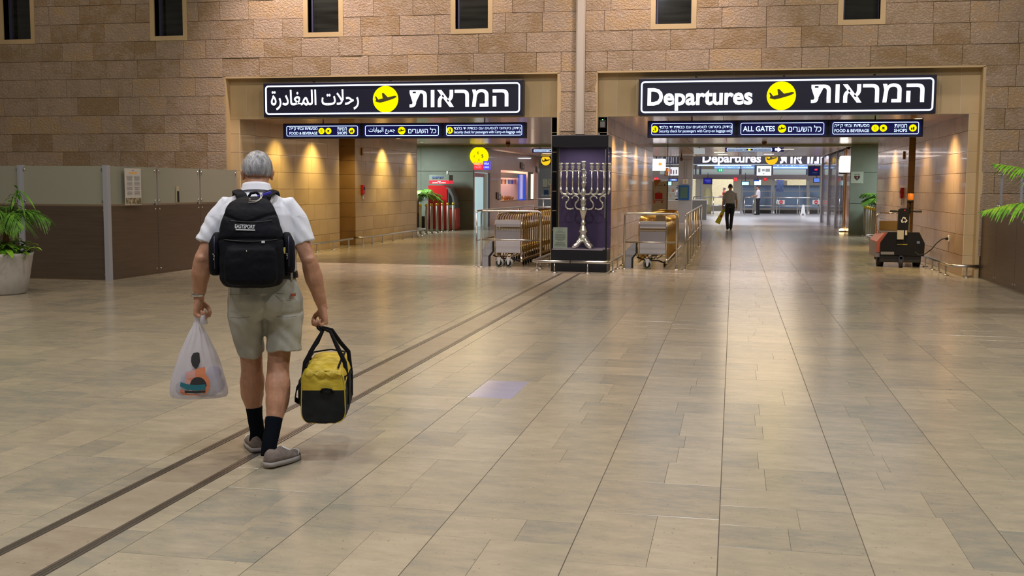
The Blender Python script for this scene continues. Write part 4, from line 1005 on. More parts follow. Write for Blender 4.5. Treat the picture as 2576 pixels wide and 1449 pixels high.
for k in range(34):
    g = RND.uniform(-3.6, .6); m = MB(); m.tube([(-.5 + RND.uniform(-.2, .1), g, 1.02 + RND.uniform(0, .10)), (-.45, g + .18, 1.05 + RND.uniform(0, .1)), (-.5, g + .34, 1.02)], [.03, .06, .03], 6)
    tag(m.obj('bread_roll', bpy.data.materials.get('crust') or mat('crust', (.60, .26, .08), .5)), 'golden bread roll piled on the counter of the bakery window', 'bread', 'bread rolls in the bakery window').location = (XS, 48.4, 0)
area('bakery_lamp', (XS - 1.0, 47.0, 2.7), 1.2, 420, (1, .82, .62), sy=3.0); area('bakery_lamp', (XS - .8, 51.0, 2.7), .8, 80, (1, .7, .6), sy=1.5)
# right end: clad jamb, storefront glass and its lamps
jb = MB().box(4.05, 4.6, 39.59, 42.0, 0, 3.03).obj('wall_right_shops', M['pink']); tag(jb, kind='structure')
# ------------------------------------------------------------------ right storefront and its bright lamps
M['gold_metal'] = mat('warm_polished_metal', (.75, .58, .30), .18, 1.0)
sf = thing('storefront', 'glass storefront with polished posts at the right end of the passage', 'storefront', (4.05, 42, 0))
for y in (.05, .45, 3.6, 7.2, 10.9):
    MB().box(-.05, .10, y, y + (.30 if y > 10 else .12), 0, 3.02).obj('metal_post', M['gold_metal'] if y < 1 else M['steel_white'], sf)
MB().box(-.01, .01, .5, 10.9, 0, 3.0).obj('glass_wall', mat('tinted_glass', (.25, .22, .28), .04, 0, .8, alpha=.42), sf)
MB().box(1.6, 1.7, 0, 11, 0, 3.0).obj('inner_wall', mat('shop_inner', (.14, .10, .09), .7), sf)
for k in range(6): MB().box(.7, 1.5, 1.0 + 1.7 * k, 1.2 + 1.7 * k, 0, 2.1).obj('display_column', mat('dark_display%d' % k, ((.02, .02, .03), (.3, .26, .2), (.05, .03, .03))[k % 3], .3), sf)
MB().box(.02, .10, 2.2, 4.4, 2.25, 2.75).obj('lit_poster', mat('lit_poster', (.6, .6, .62), .5, emit=(.8, .85, .95), es=.5), sf)
MB().box(.02, .10, 1.2, 2.1, 2.25, 2.75).obj('lit_poster', bpy.data.materials['lit_poster'], sf)
lp = thing('wall_lantern', 'blown-out white box lamp at the top of the storefront corner', 'lamp', at(2123, 412, 41.9))
MB().box(-.15, .15, -.15, .15, -.32, .28, .05).obj('lamp_shade', emis('white_lamp', (1, .93, .82), 4.0), lp)
MB().box(-.17, .17, -.17, .17, -.38, -.32, .01).obj('bracket', M['steel_dark'], lp)
fl = thing('floor_uplight', 'small bright uplight at the foot of the storefront corner', 'lamp', (3.93, 41.7, 0))
MB().lathe([(.12, 0), (.12, .04), (.10, .05)], 16).obj('ring', M['steel'], fl)
MB().ball((0, 0, .07), (.10, .10, .06), 12).obj('bulb', emis('warm_bulb', (1, .72, .30), 9), fl)
spot('floor_uplight_beam', (3.9, 41.5, .15), (4.05, 42.1, 3), 60, (1, .72, .34), 60, .6, .04)
# ------------------------------------------------------------------ first-aid notice
ad = thing('defibrillator_sign', 'pale notice with a dark heart on the green cladding at right', 'sign', at(2156, 447, 39.48))
MB().box(-.21, .21, -.01, .0, -.20, .21).obj('plate', mat('pale_green_plate', (.38, .45, .40), .5), ad)
H = [(0, -.10), (-.09, -.01), (-.10, .05), (-.05, .08), (0, .045), (.05, .08), (.10, .05), (.09, -.01)]
MB().prism(H, -.016, -.01).obj('heart', mat('dark_red_mark', (.06, .012, .02), .6), ad)
MB().prism([(.01, .04), (-.02, -.005), (0, -.005), (-.01, -.05), (.02, .0), (.002, .0)], -.02, -.016).obj('bolt', M['white'], ad)
MB().box(-.10, .10, -.014, -.01, .11, .125).obj('print', M['black'], ad)
# ------------------------------------------------------------------ sign with suitcase at the end of the pier
ls = thing('trolley_point_board', 'grey board with a red suitcase on a trolley at the end of the pier', 'board', (0, 0, 0))
p0, p1 = at(1640, 456, 36.5), at(1680, 456, 36.5); ls.location = (p0.x, 36.5, 0); w = p1.x - p0.x
MB().box(0, w, 0, .06, 0, p0.z).obj('board', mat('grey_board', (.46, .42, .38), .35), ls)
MB().box(w - .02, w + .01, -.01, .07, 0, p0.z + .02).obj('edge_strip', M['steel_dark'], ls)
cx = at(1657, 500, 36.5).x - p0.x; zz = at(1657, 494, 36.5).z; s = .0137
rd = M['red']
MB().box(cx - 9 * s, cx + 9 * s, -.008, 0, zz - 7 * s, zz + 8 * s, .0).obj('suitcase', rd, ls)
m = MB(); m.tube([(cx - 3 * s, -.004, zz + 8 * s), (cx - 3 * s, -.004, zz + 10.5 * s), (cx + 3 * s, -.004, zz + 10.5 * s), (cx + 3 * s, -.004, zz + 8 * s)], .010, 6)
m.box(cx - 13 * s, cx + 12 * s, -.008, 0, zz - 10.5 * s, zz - 9 * s).box(cx - 13 * s, cx - 12 * s, -.008, 0, zz - 10 * s, zz + 13 * s)
m.disc((cx - 10 * s, zz - 14 * s), 2.2 * s, -.008, 0, 14).disc((cx + 8 * s, zz - 14 * s), 2.2 * s, -.008, 0, 14); m.obj('trolley_outline', rd, ls)
m = MB(); m.disc((cx + 14 * s, zz + 27 * s), 2 * s, -.008, 0, 8); m.box(cx - 4 * s, cx + 10 * s, -.006, 0, zz + 25.5 * s, zz + 26.5 * s); m.obj('emblem', M['icon'], ls)
MB().prism([(cx - 12 * s, zz + 40 * s), (cx + 6 * s, zz + 40 * s), (cx - 9 * s, zz + 22 * s)], -.006, 0).obj('orange_flash', mat('orange_flash', (.42, .16, .05), .5), ls)
# white light box
wb = thing('light_box', 'glowing white light box with small pink and orange icons hung by the pier', 'light box', at(1649.5, 414.5, 37.5))
k = 37.5 / 2740 * 1.02
MB().box(-24 * k, 24 * k, -.05, .08, -14.5 * k, 14.5 * k, .03).obj('box', emis('white_box_light', (.96, .93, 1), 3.0), wb)
MB().box(-15 * k, -10 * k, -.06, -.05, -2 * k, 5 * k, .005).obj('pink_icon', emis('pink_icon', (.9, .25, .35), 1.1), wb)
MB().box(7 * k, 15 * k, -.06, -.05, -2 * k, 5 * k, .005).obj('orange_icon', emis('orange_icon', (1, .42, .08), 1.1), wb)
MB().box(-16 * k, -6 * k, -.06, -.05, -6 * k, -5.2 * k).obj('print', emis('pink_print', (.8, .4, .5), 1), wb)
for x in (-.4, .4): MB().tube([(x, 0, 14.5 * k), (x, 0, 3.11 - wb.location.z)], .012, 6).obj('hanger', M['steel_dark'], wb)
# ------------------------------------------------------------------ grey column with blue framed panel
a, b = at(1706, 480, 50), at(1741, 480, 50)
cc = thing('clad_column', 'grey clad column carrying a blue-framed panel in the right passage', 'column', ((a.x + b.x) / 2, 50.3, 0)); w = (b.x - a.x) / 2
M['col'] = mat('blue_grey_cladding', (.46, .49, .52), .4)
for z0, z1 in ((0, 1.0), (1.01, 2.0), (2.01, 2.85), (2.86, 3.03)): MB().box(-w, w, -.3, .3, z0, z1).obj('cladding_panel', M['col'], cc)
MB().box(-.02, .03, -.34, -.3, 2.0, 2.8).obj('conduit', M['steel'], cc)
f0, f1 = at(1707, 466, 49.8), at(1733, 503, 49.8)
MB().box(f0.x - cc.location.x, f1.x - cc.location.x, -.40, -.30, f1.z, f0.z).obj('blue_frame', mat('blue_frame', (.015, .13, .42), .4), cc)
MB().box(f0.x - cc.location.x + .07, f1.x - cc.location.x - .07, -.41, -.40, f1.z + .08, f0.z - .08).obj('green_panel', mat('green_panel', (.09, .20, .17), .4), cc)
MB().box(-.12, .12, -.33, -.30, f0.z + .06, f0.z + .28).obj('notice', M['white'], cc)
MB().box(-.03, .03, -.335, -.33, f0.z + .10, f0.z + .24).obj('yellow_mark', M['yellow_paint'], cc)
# hanging direction signs inside both passages
def farsign(label, px0, px1, py0, py1, Y, arrow=True, lit='small_lit'):
    a, b = at(px0, py1, Y), at(px1, py0, Y); w, h = b.x - a.x, b.z - a.z
    t = thing('direction_sign', label, 'sign', ((a.x + b.x) / 2, Y, (a.z + b.z) / 2))
    MB().box(-w / 2, w / 2, -.02, .1, -h / 2, h / 2).obj('housing', M['navy2'], t)
    xr = w / 2 - (.42 if arrow else .06)
    frame_ring(-w / 2 + .06, xr, -h * .36, h * .36, .04, .018, -.028, -.02).obj('border', M['small_lit'], t)
    mid = (-w / 2 + .06 + xr) / 2; hw = (xr + w / 2 - .06) / 2
    word(t, EN_SEC, mid - hw / 2 - .05, 0, h * .34, lit, .01, hw * .86, -.02); word(t, HEB_SEC, mid + hw / 2 + .05, 0, h * .34, lit, .01, hw * .82, -.02)
    icon_disc(t, mid, 0, h * .28, 'sec', -.02)
    if arrow: MB().prism([(xr + .10, -.03), (xr + .10, .04), (xr + .20, .04), (xr + .20, .09), (xr + .34, .0), (xr + .20, -.09), (xr + .20, -.03)], -.03, -.02).obj('arrow', M['white_lit'], t)
    for x in (-w * .3, w * .3): MB().tube([(x, 0, h / 2), (x, 0, h / 2 + .12)], .015, 6).obj('hanger', M['steel_dark'], t)
farsign('thin hanging direction sign with white arrow inside the right passage', 1824, 1972, 371, 382, 41.5)
farsign('thin hanging direction sign half hidden by the showcase in the left passage', 1339, 1440, 374, 384, 41.5, False)
# ceiling fittings
for i, (px, py, Y, lab) in enumerate(((1278, 362, 33.2, 'brown dome camera hanging from the left passage ceiling edge'), (1923, 357, 33.2, 'brown dome camera under the right passage ceiling'), (1714, 400, 49.5, 'brown dome camera on top of the grey column'), (2134, 369, 40.6, 'dome camera at the top corner beside the green cladding'), (1185, 373, 40.2, 'dome camera at the top corner above the yellow disc'))):
    p = at(px, py, Y); c = thing('dome_camera', lab, 'camera', p)
    MB().lathe([(.02, -.10), (.06, -.08), (.075, -.02), (.075, .03), (.03, .05)], 14).obj('dome', mat('brown_dome%d' % i, (.10, .05, .03), .25), c)
    MB().tube([(0, 0, .04), (0, 0, max(.12, (3.10 if py > 365 else 2.945) - p.z))], .03, 8).obj('mount', M['steel_dark'], c)
vt = None
vt = thing('air_panel', 'pale glowing ceiling air unit hanging in the right passage', 'ceiling unit', at(1759, 380, 40.5))
MB().box(-.19, .19, 0, .4, -.10, .10, .01).obj('unit', mat('lit_grille', (.6, .65, .65), .4, emit=(.8, .9, .95), es=.35), vt); MB().tube([(0, .2, .1), (0, .2, 3.10 - vt.location.z)], .02, 6).obj('hanger', M['steel_dark'], vt)
k = 0
for (x, y) in ((-1.6, 35), (1.9, 41), (1.4, 47), (-.6, 44.5), (-6.5, 42), (-7.8, 46), (2.9, 37), (-.5, 47.5), (1.0, 43)):
    z = 3.105 if y < 39.4 else 3.012
    if k == 0:
        lt = thing('ceiling_light', 'slim lit ceiling lamp in the low ceiling beyond the passages', 'lamp', (x, y, z), group='slim ceiling lamps of the low ceiling')
        MB().box(-.20, .20, -.05, .05, -.02, 0).obj('diffuser', emis('ceiling_lamp_light', (1, .80, .55), 5), lt)
        MB().box(-.22, .22, -.07, .07, -.012, .0).obj('frame', M['steel_white'], lt)
    else: dup(lt, (x, y, z))
    k += 1
for x, s in ((-9.45, 'left'), (3.45, 'right')):          # visible recessed downlights of the passages
    f0 = None
    for y in ((22.9, 25.0, 30.2, 32.6) if s == 'left' else (22.3, 25.4, 30.2)):
        if f0 is None:
            f0 = thing('downlight', 'round recessed downlight in the glossy ceiling along the %s wall' % s, 'downlight', (x, y, 2.945), group='recessed downlights of the %s passage' % s)
            MB().lathe([(.0, -.004), (.075, -.004), (.08, .0)], 18).obj('lens', emis('downlight_lens_' + s, (1, .78, .42), 5), f0)
            MB().lathe([(.078, -.008), (.10, -.008), (.102, 0), (.078, 0)], 18, caps=False).obj('trim_ring', M['steel'], f0)
        else: dup(f0, (x, y, 2.945))
# ------------------------------------------------------------------ the departure hall at the far end
tag(MB().box(-22, 12, 80, 80.4, 0, 9).obj('wall_far', mat('far_wall', (.34, .30, .22), .7)), kind='structure')
tag(MB().box(-22, 12, 53.5, 80, 8.6, 8.8).obj('ceiling_far', M['hall']), kind='structure')
def fbox(parent, name, px0, px1, py0, py1, Y, m, d=.1, y0=0):
    a, b = at(px0, py1, Y), at(px1, py0, Y); o = parent.location
    return MB().box(a.x - o.x, b.x - o.x, y0, y0 + d, a.z - o.z, b.z - o.z).obj(name, m, parent)
G = thing('departures_gantry', 'far dark gantry sign reading Departures across the hall end', 'sign', (0, 66, 0))
dk = mat('gantry_black', (.035, .03, .04), .5)
for a, b in ((1675, 1706), (1744, 1764), (1767, 2042), (2043, 2112)): fbox(G, 'housing', a, b, 370, 412.5, 66, dk, .3)
ww = emis('far_white_letters', (.85, .82, 1), 1.5)
def fword(parent, s, px0, px1, py0, py1, Y, m, bold=.02, y=-.01, name='lettering'):
    a, b = at(px0, py1, Y), at(px1, py0, Y); o = parent.location
    return word(parent, s, (a.x + b.x) / 2 - o.x, (a.z + b.z) / 2 - o.z, b.z - a.z, m, bold, b.x - a.x, y, name)
fword(G, 'Departures', 1767, 1915, 386, 416, 66, ww, .03)
fword(G, 'המראות'[::-1], 1962, 2085, 384, 411.5, 66, ww, .03)
fword(G, 'המראות'[::-1], 1640, 1703, 386, 411, 66, mat('unlit_letters', (.35, .33, .36), .5), .03)
a = at(1941, 399, 66); r = .36
icon_disc(G, a.x, a.z, r, 'plane', -.01, emis('amber_disc', (1, .60, .02), 1.0))
fbox(G, 'lower_rail', 1675, 2112, 412.5, 415, 66, M['steel_white'], .3)
fbox(G, 'blue_strip', 1755, 1890, 415, 417.5, 66.4, M['small_lit']); 
for xh in (-2, 2, 5): MB().tube([(xh, .15, at(1900, 371, 66).z), (xh, .15, 8.6)], .04, 8).obj('hanger', M['steel_dark'], G)
# lit strip signs beneath the gantry
for i, (a, b) in enumerate(((1797, 1862), (1865, 1898), (1945, 2032))):
    s = thing('counter_sign', ('blue-white lit strip sign under the far Departures lettering', 'short blue-white lit strip sign left of the white screen', 'long blue-white lit strip sign right of the white screen')[i], 'sign', (0, 67.5, 0))
    fbox(s, 'housing', a, b, 412, 425, 67.5, mat('lit_blue_sign%d' % i, (.1, .2, .4), .5, emit=(.16, .34, .75), es=.8))
    MB().tube([(at((a + b) / 2, 412, 67.5).x, .05, at(1900, 412, 67.5).z), (at((a + b) / 2, 412, 67.5).x, .05, 8.6)], .02, 6).obj('hanger', M['steel_dark'], s)
    fbox(s, 'light_line', a, b, 420, 423, 67.45, M['small_lit'], .05)
    fword(s, ('CHECK-IN', 'A-B', 'צ׳ק אין'[::-1])[i], a + 8, b - 8, 413, 418, 67.4, 'small_lit' and M['small_lit'], .01)
# clerestory band, transom, posts
cl2 = MB(); up = thing('counter_facade', 'pale glazed band and grey transom over the far counters', 'facade', (0, 70, 0))
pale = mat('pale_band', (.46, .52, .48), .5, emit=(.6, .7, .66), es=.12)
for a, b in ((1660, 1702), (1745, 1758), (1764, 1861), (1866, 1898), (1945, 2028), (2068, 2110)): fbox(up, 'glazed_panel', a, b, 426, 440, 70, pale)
fbox(up, 'transom', 1640, 2112, 440, 450, 70, mat('grey_brown_transom', (.26, .21, .20), .5), .4, -.1)
for a, b in ((1640, 2112),): fbox(up, 'upper_beam', a, b, 395, 413, 70.3, dk)
for px in (1750, 1762, 1862, 1900, 1942, 2030): fbox(up, 'mullion', px - 2.5, px + 2.5, 412, 440, 69.9, M['steel_dark'])
for px in (1762, 1865, 1944, 2032): fbox(up, 'post', px - 3, px + 3, 450, 540, 69.8, M['steel_white'])
# blue glass screens
gl = mat('blue_frosted_glass', (.26, .35, .48), .25, alpha=.85)
for i, (a, b) in enumerate(((1868, 1898), (1901, 1940), (1948, 2010), (2012, 2029), (2036, 2062))):
    s = thing('glass_screen', ('blue glass screen behind the far railing, leftmost by the white-lit post', 'blue glass screen directly behind the officer in white', 'wide blue glass screen behind the poster stand', 'narrow blue glass screen right of the poster stand', 'blue glass screen at the right end of the far counters')[i], 'glass screen', (0, 70.6, 0))
    fbox(s, 'upper_pane', a, b, 466, 480, 70.6, gl, .03); fbox(s, 'lower_pane', a, b, 482, 524, 70.6, gl, .03)
    fbox(s, 'base_rail', a, b, 524, 528, 70.6, M['steel'], .05)
    fbox(s, 'dark_base', a, b, 528, 538, 70.7, mat('dark_base%d' % i, (.07, .06, .05), .6), .05)
# warm back rooms
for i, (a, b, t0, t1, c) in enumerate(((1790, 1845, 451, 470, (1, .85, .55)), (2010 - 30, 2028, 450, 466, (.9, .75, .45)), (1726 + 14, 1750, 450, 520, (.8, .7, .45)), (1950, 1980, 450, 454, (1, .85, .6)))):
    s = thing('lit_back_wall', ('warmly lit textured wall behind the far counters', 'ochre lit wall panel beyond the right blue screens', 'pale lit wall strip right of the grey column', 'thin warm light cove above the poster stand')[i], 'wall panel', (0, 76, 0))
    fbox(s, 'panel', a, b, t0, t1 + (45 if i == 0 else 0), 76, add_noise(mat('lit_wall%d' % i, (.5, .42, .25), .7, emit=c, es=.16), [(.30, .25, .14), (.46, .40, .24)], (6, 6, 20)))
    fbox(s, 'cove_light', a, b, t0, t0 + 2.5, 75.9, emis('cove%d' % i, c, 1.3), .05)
# screens
def screen(label, px0, px1, py0, py1, Y, col, es, extra=None, name='screen'):
    c = at((px0 + px1) / 2, (py0 + py1) / 2, Y); t = thing(name, label, 'screen', c); s = (px1 - px0) / 2 * Y / 2740 * 1.03; h = (py1 - py0) / 2 * Y / 2740 * 1.03
    MB().box(-s - .03, s + .03, 0, .1, -h - .03, h + .03).obj('housing', M['black'], t)
    MB().box(-s, s, -.01, 0, -h, h).obj('display', emis('display_' + str(len(bpy.data.materials)), col, es), t)
    for (x0, x1, z0, z1, cc, e2) in (extra or []): MB().box(s * x0, s * x1, -.02, -.01, h * z0, h * z1).obj('picture', emis('picture_' + str(len(bpy.data.materials)), cc, e2), t)
    MB().tube([(0, .05, h), (0, .05, (8.6 if Y < 68 else 2.5) - c.z)], .02, 6).obj('mount', M['steel_dark'], t)
    return t
screen('large white screen with a world map under the far gantry', 1905, 1939, 418, 441, 66.5, (.80, .82, .86), 1.25, [(-.8, -.5, -.3, .5, (.30, .32, .34), .8), (-.3, .1, -.1, .35, (.45, .46, .5), .8), (.2, .8, -.2, .4, (.4, .42, .45), .8), (-.1, .05, -.7, -.5, (.3, .3, .32), .8)])
screen('dark blue screen with red mark at the right of the far gantry', 2036, 2060, 420, 440, 66.5, (.01, .012, .06), 1, [(.1, .6, .1, .5, (.9, .05, .08), 1.1), (-.3, .6, -.5, -.4, (.1, .12, .3), .8)])
screen('advert screen with orange and white figures left of the grey column', 1674, 1706, 421, 441, 66.5, (.80, .80, .84), 1.1, [(-1, -.5, -1, .8, (.40, .12, .03), .8), (-.7, -.4, 0, .5, (.9, .4, .1), .9), (-.2, 0, -.6, .5, (.5, .08, .12), .7), (.2, .35, -.7, .3, (.3, .06, .1), .7), (.6, .75, -.6, .4, (.12, .1, .14), .7)])
screen('dark blue lit notice screen over the yellow-clad stand', 1771, 1790, 449, 462, 69, (.02, .02, .22), 1, [(-.7, .7, .2, .4, (.15, .15, .8), 1), (-.4, .7, -.4, -.2, (.15, .15, .8), 1)])
screen('bright cyan counter screen, left of the pair behind the walking guard', 1867, 1883, 457, 465, 69.3, (.5, .85, 1), 1.6, [(-1, 1, .7, 1, (.1, .4, .8), 1.2)])
screen('bright cyan counter screen above the officer in white', 1898, 1914, 453, 465, 69.3, (.6, .88, 1), 1.7, [(-1, .4, .5, 1, (.05, .1, .5), 1)])
screen('small blue counter screen at the far right of the hall', 2048, 2061, 449, 458, 69.3, (.12, .22, .7), 1.2)
screen('small cyan monitor beside the suitcase board', 1680, 1689, 457, 466, 60, (.45, .8, 1), 1.5)
screen('blue strip screen behind the suitcase board', 1683, 1703, 450, 455, 69.3, (.12, .2, .6), 1.2, [(-.3, .6, -.4, .5, (.7, .8, 1), 1.2)])
for px, py, w, lab in ((1850, 451, 5.5, 'glowing red numeral panel left of the white-lit post'), (1925, 451, 4.5, 'glowing red emblem right of the bright cyan screen'), (1651, 451, 6, 'glowing red figures above the suitcase board')):
    t = thing('red_sign', lab, 'sign', at(px, py, 69.2)); q = w * 69.2 / 2740
    MB().disc((0, 0), q, 0, .06, 16).obj('disc', mat('dim_red_%d' % px, (.3, .01, .02), .5, emit=(1, .02, .05), es=.5), t)
    word(t, {1850: '22', 1925: 'V', 1651: '8:2'}[px], 0, 0, q * 1.1, emis('red_numerals_%d' % px, (1, .10, .10), 1.4), .03, None, -.005)
ex = thing('exit_sign', 'small green emergency exit sign under the far gantry', 'sign', at(1811, 428, 66)); MB().tube([(0, .02, .09), (0, .02, 8.6 - ex.location.z)], .015, 6).obj('hanger', M['steel_dark'], ex)

MB().box(-.17, .17, 0, .05, -.09, .09).obj('plate', emis('exit_green', (.02, .45, .22), 1), ex)
MB().box(-.05, .0, -.01, 0, -.06, .05).box(.05, .12, -.01, 0, -.06, .06).obj('pictogram', emis('exit_white', (.8, 1, .9), 1), ex)
p = thing('poster_stand', 'blue poster on a thin post behind the far railing', 'poster', at(1962, 470, 69))
MB().box(-.22, .22, 0, .03, -.30, .42).obj('sheet', add_noise(mat('blue_poster', (.15, .25, .6), .5), [(.06, .12, .40), (.35, .45, .70)], (9, 9, 9)), p)
MB().box(-.02, .02, 0, .03, -p.location.z, -.30).obj('post', M['steel'], p)
y = thing('cloth_stand', 'beige draped stand below the dark blue notice screen', 'stand', at(1780, 540, 68))
y.location.z = 0; MB().lathe([(.22, 0), (.24, .6), (.26, 1.2), (.22, 1.45), (.10, 1.58), (.0, 1.6)], 16).obj('drape', mat('beige_drape', (.46, .40, .20), .8), y)
# far railing with no-entry plates
fr = thing('far_railing', 'long steel railing with plates crossing in front of the far counters', 'railing', (0, 67, 0))
zt, zm = at(1950, 497, 67).z, at(1950, 518, 67).z
for (a, b) in ((1745, 1845), (1873, 1895), (1903, 2112)):
    xa, xb = at(a, 500, 67).x, at(b, 500, 67).x
    MB().tube([(xa, 0, zt), (xb, 0, zt)], .035, 8).obj('top_rail', M['steel'], fr); MB().tube([(xa, 0, zm), (xb, 0, zm)], .03, 8).obj('mid_rail', M['steel'], fr)
    n = max(1, round((xb - xa) / 1.1))
    for i in range(n + 1): MB().tube([(xa + (xb - xa) * i / n, 0, 0), (xa + (xb - xa) * i / n, 0, zt)], .03, 8).obj('post', M['steel'], fr)
for px, lab in ((1772, 'white no-entry plate on the far railing, left'), (1965, 'white no-entry plate on the far railing under the poster stand'), (2053, 'white no-entry plate on the far railing at right')):
    t = thing('no_entry_plate', lab, 'sign', at(px, 508.5, 66.9)); MB().box(-.21, .21, 0, .02, -.13, .13).obj('plate', mat('plate_white_%d' % px, (.55, .52, .50), .5), t)
    MB().disc((0, 0), .11, -.01, 0, 20).obj('red_disc', M['red'], t); MB().box(-.075, .075, -.018, -.01, -.018, .018).obj('white_bar', M['white'], t)
wc = thing('caution_cone', 'white folding floor caution sign standing by the far railing', 'caution sign', (at(2020, 538, 66.4).x, 66.4, 0))
MB().prism([(-.16, 0), (-.05, .62), (.05, .62), (.16, 0), (.08, 0), (.05, .1), (-.05, .1), (-.08, 0)], -.06, -.03).obj('panel', M['white'], wc)
MB().prism([(-.16, 0), (-.05, .62), (.05, .62), (.16, 0)], .04, .07).obj('panel', M['white'], wc)
# queue barriers and a desk in the area behind, white cabinets near the column
qd = thing('security_desk', 'white desk and shelves seen between the suitcase board and the grey column', 'desk', (at(1692, 540, 57).x, 57, 0))
MB().box(-.6, .5, 0, .8, 0, .9).obj('desk', mat('cream_desk', (.55, .48, .38), .5), qd); MB().box(-.7, .6, -.05, .85, .9, .94).obj('worktop', M['white'], qd)
for k in range(3): MB().box(-.6, .5, .5, .9, 1.05 + .28 * k, 1.08 + .28 * k).obj('shelf', M['white'], qd)
for k in range(7): MB().box(-.5 + .14 * k, -.41 + .14 * k, .55, .7, 1.08 + .28 * (k % 2), 1.22 + .28 * (k % 2)).obj('shelf_item', mat('item_%d' % k, ((.6, .2, .1), (.5, .5, .5), (.7, .5, .3))[k % 3], .6), qd)
kc = thing('grey_cabinet', 'low grey glazed cabinet just right of the grey column', 'cabinet', (at(1755, 545, 55).x, 55, 0))
MB().box(-.42, .42, 0, .6, 0, .95).obj('body', mat('grey_cab', (.22, .24, .23), .4), kc); MB().box(-.46, .46, -.04, .64, .95, 1.0).obj('top', M['white'], kc)
MB().box(-.56, -.44, -.03, .5, 0, 1.35).obj('white_end', M['white'], kc)
# the view through the far left: shelves of a shop and its railing
sh = thing('shop_shelving', 'lit shop shelving beyond the pink wall, left of the showcase', 'shelving', (0, 60, 0))
for a, b, t0, t1, c in ((1365, 1376, 450, 470, (.55, .52, .38)), (1378, 1386, 450, 465, (.5, .5, .36)), (1364, 1392, 470, 473, (.2, .2, .2)), (1383, 1392, 462, 500, (.55, .36, .18)), (1368, 1380, 478, 490, (.05, .09, .16)), (1362, 1392, 490, 492, (.5, .5, .48))):
    fbox(sh, 'shelf_goods', a, b, t0, t1, 60, mat('goods_%d_%d' % (a, t0), c, .5, emit=c, es=.25), .3)
fbox(sh, 'back_panel', 1350, 1395, 425, 540, 61, mat('shop_back', (.17, .18, .17), .6))
fs = thing('departures_sign', 'dark far sign with an amber aeroplane disc just left of the showcase', 'sign', (0, 56, 0))
fbox(fs, 'housing', 1361, 1420, 388, 415, 56, dk, .2); a = at(1373, 404, 56); icon_disc(fs, a.x, a.z, .25, 'plane', -.0, emis('amber_disc2', (1, .62, .02), 1.0))
t = thing('shop_railing', 'steel railing before the shop at the far end of the left passage', 'railing', (0, 52.5, 0))
xa, xb = at(1300, 505, 52.5).x, at(1400, 505, 52.5).x
for z in (1.0, .6): MB().tube([(xa, 0, z), (xb, 0, z)], .03, 8).obj('rail', M['steel'], t)
for i in range(4): MB().tube([(xa + (xb - xa) * i / 3, 0, 0), (xa + (xb - xa) * i / 3, 0, 1)], .03, 8).obj('post', M['steel'], t)
# the yellow shop sign through the storefront
s = thing('shop_sign', 'amber shop sign seen through the storefront glass at right', 'sign', (0, 62, 0))
fbox(s, 'panel', 2069, 2098, 399, 414, 62, emis('amber_panel', (.95, .48, .01), .8)); fword(s, 'Duty Free', 2073, 2094, 401, 406, 62, M['icon'], .02, -.02); fword(s, 'WINE', 2075, 2093, 407, 412, 62, M['icon'], .02, -.02)
# ------------------------------------------------------------------ people
def skin_mat(name, c):
    m = add_noise(mat(name, c, .5), [tuple(x * .82 for x in c), tuple(min(1, x * 1.12) for x in c)], (30, 30, 22), 5, .6, .12, (160, 160, 160), .0015)
    m.node_tree.nodes['Principled BSDF'].inputs['Subsurface Weight'].default_value = .06
    m.node_tree.nodes['Principled BSDF'].inputs['Subsurface Radius'].default_value = (.02, .008, .004)
    return m
def hand(mb, wr, d, n, s, k=1.0, curl=(62, 78, 58), grip=True):
    """wr wrist, d towards fingers, n palm normal, s towards the thumb side"""
    wr = Vector(wr); d = Vector(d).normalized(); n = Vector(n); n = (n - d * n.dot(d)).normalized(); s = d.cross(n) * (1 if d.cross(n).dot(Vector(s)) > 0 else -1)
    def ring(o, a, b, e=2.6, m=12):
        out = []
        for i in range(m):
            t = 2 * pi * i / m; ca, sa = cos(t), sin(t)
            out.append(o + s * (a * math.copysign(abs(ca) ** (2 / e), ca)) + n * (b * math.copysign(abs(sa) ** (2 / e), sa)))
        return out
    R = [(-.025, .026, .020), (.0, .028, .019), (.02, .034, .019), (.05, .041, .018), (.078, .043, .016), (.092, .038, .013)]
    mb.loft([ring(wr + d * (t * k), a * k, b * k) for t, a, b in R])
    for i, (off, L) in enumerate(((.031, .92), (.0105, 1.0), (-.0105, .95), (-.031, .78))):
        p = wr + d * ((.084 - abs(off) * .15) * k) + s * (off * k); pts = [p - d * (.022 * k)]; a = 0; pts.append(p)
        for seg, c in zip((.040, .026, .020), curl):
            a += radians(c + (i - 1.5) * 3); p = p + (d * cos(a) + n * sin(a)) * (seg * L * k); pts.append(p)
        mb.tube(pts, [.0105 * k, .0108 * k, .0100 * k, .0088 * k, .0070 * k], 8)
        mb.ball(pts[-1], .0072 * k, 8); mb.ball(pts[1] - n * .002, .0112 * k, 8)
    p = wr + d * (.022 * k) + s * (.030 * k); q = p + (d * .55 + s * .30 + n * .60).normalized() * (.042 * k)
    r2 = q + (d * .72 - s * .15 + n * .45).normalized() * (.032 * k); t3 = r2 + (d * .55 - s * .75 + n * .25).normalized() * (.026 * k)
    mb.tube([p - d * .012 * k, p, q, r2, t3], [.013 * k, .0165 * k, .0130 * k, .0108 * k, .0085 * k], 8); mb.ball(t3, .0088 * k, 8)
    return wr + d * (.100 * k) + n * (.030 * k)
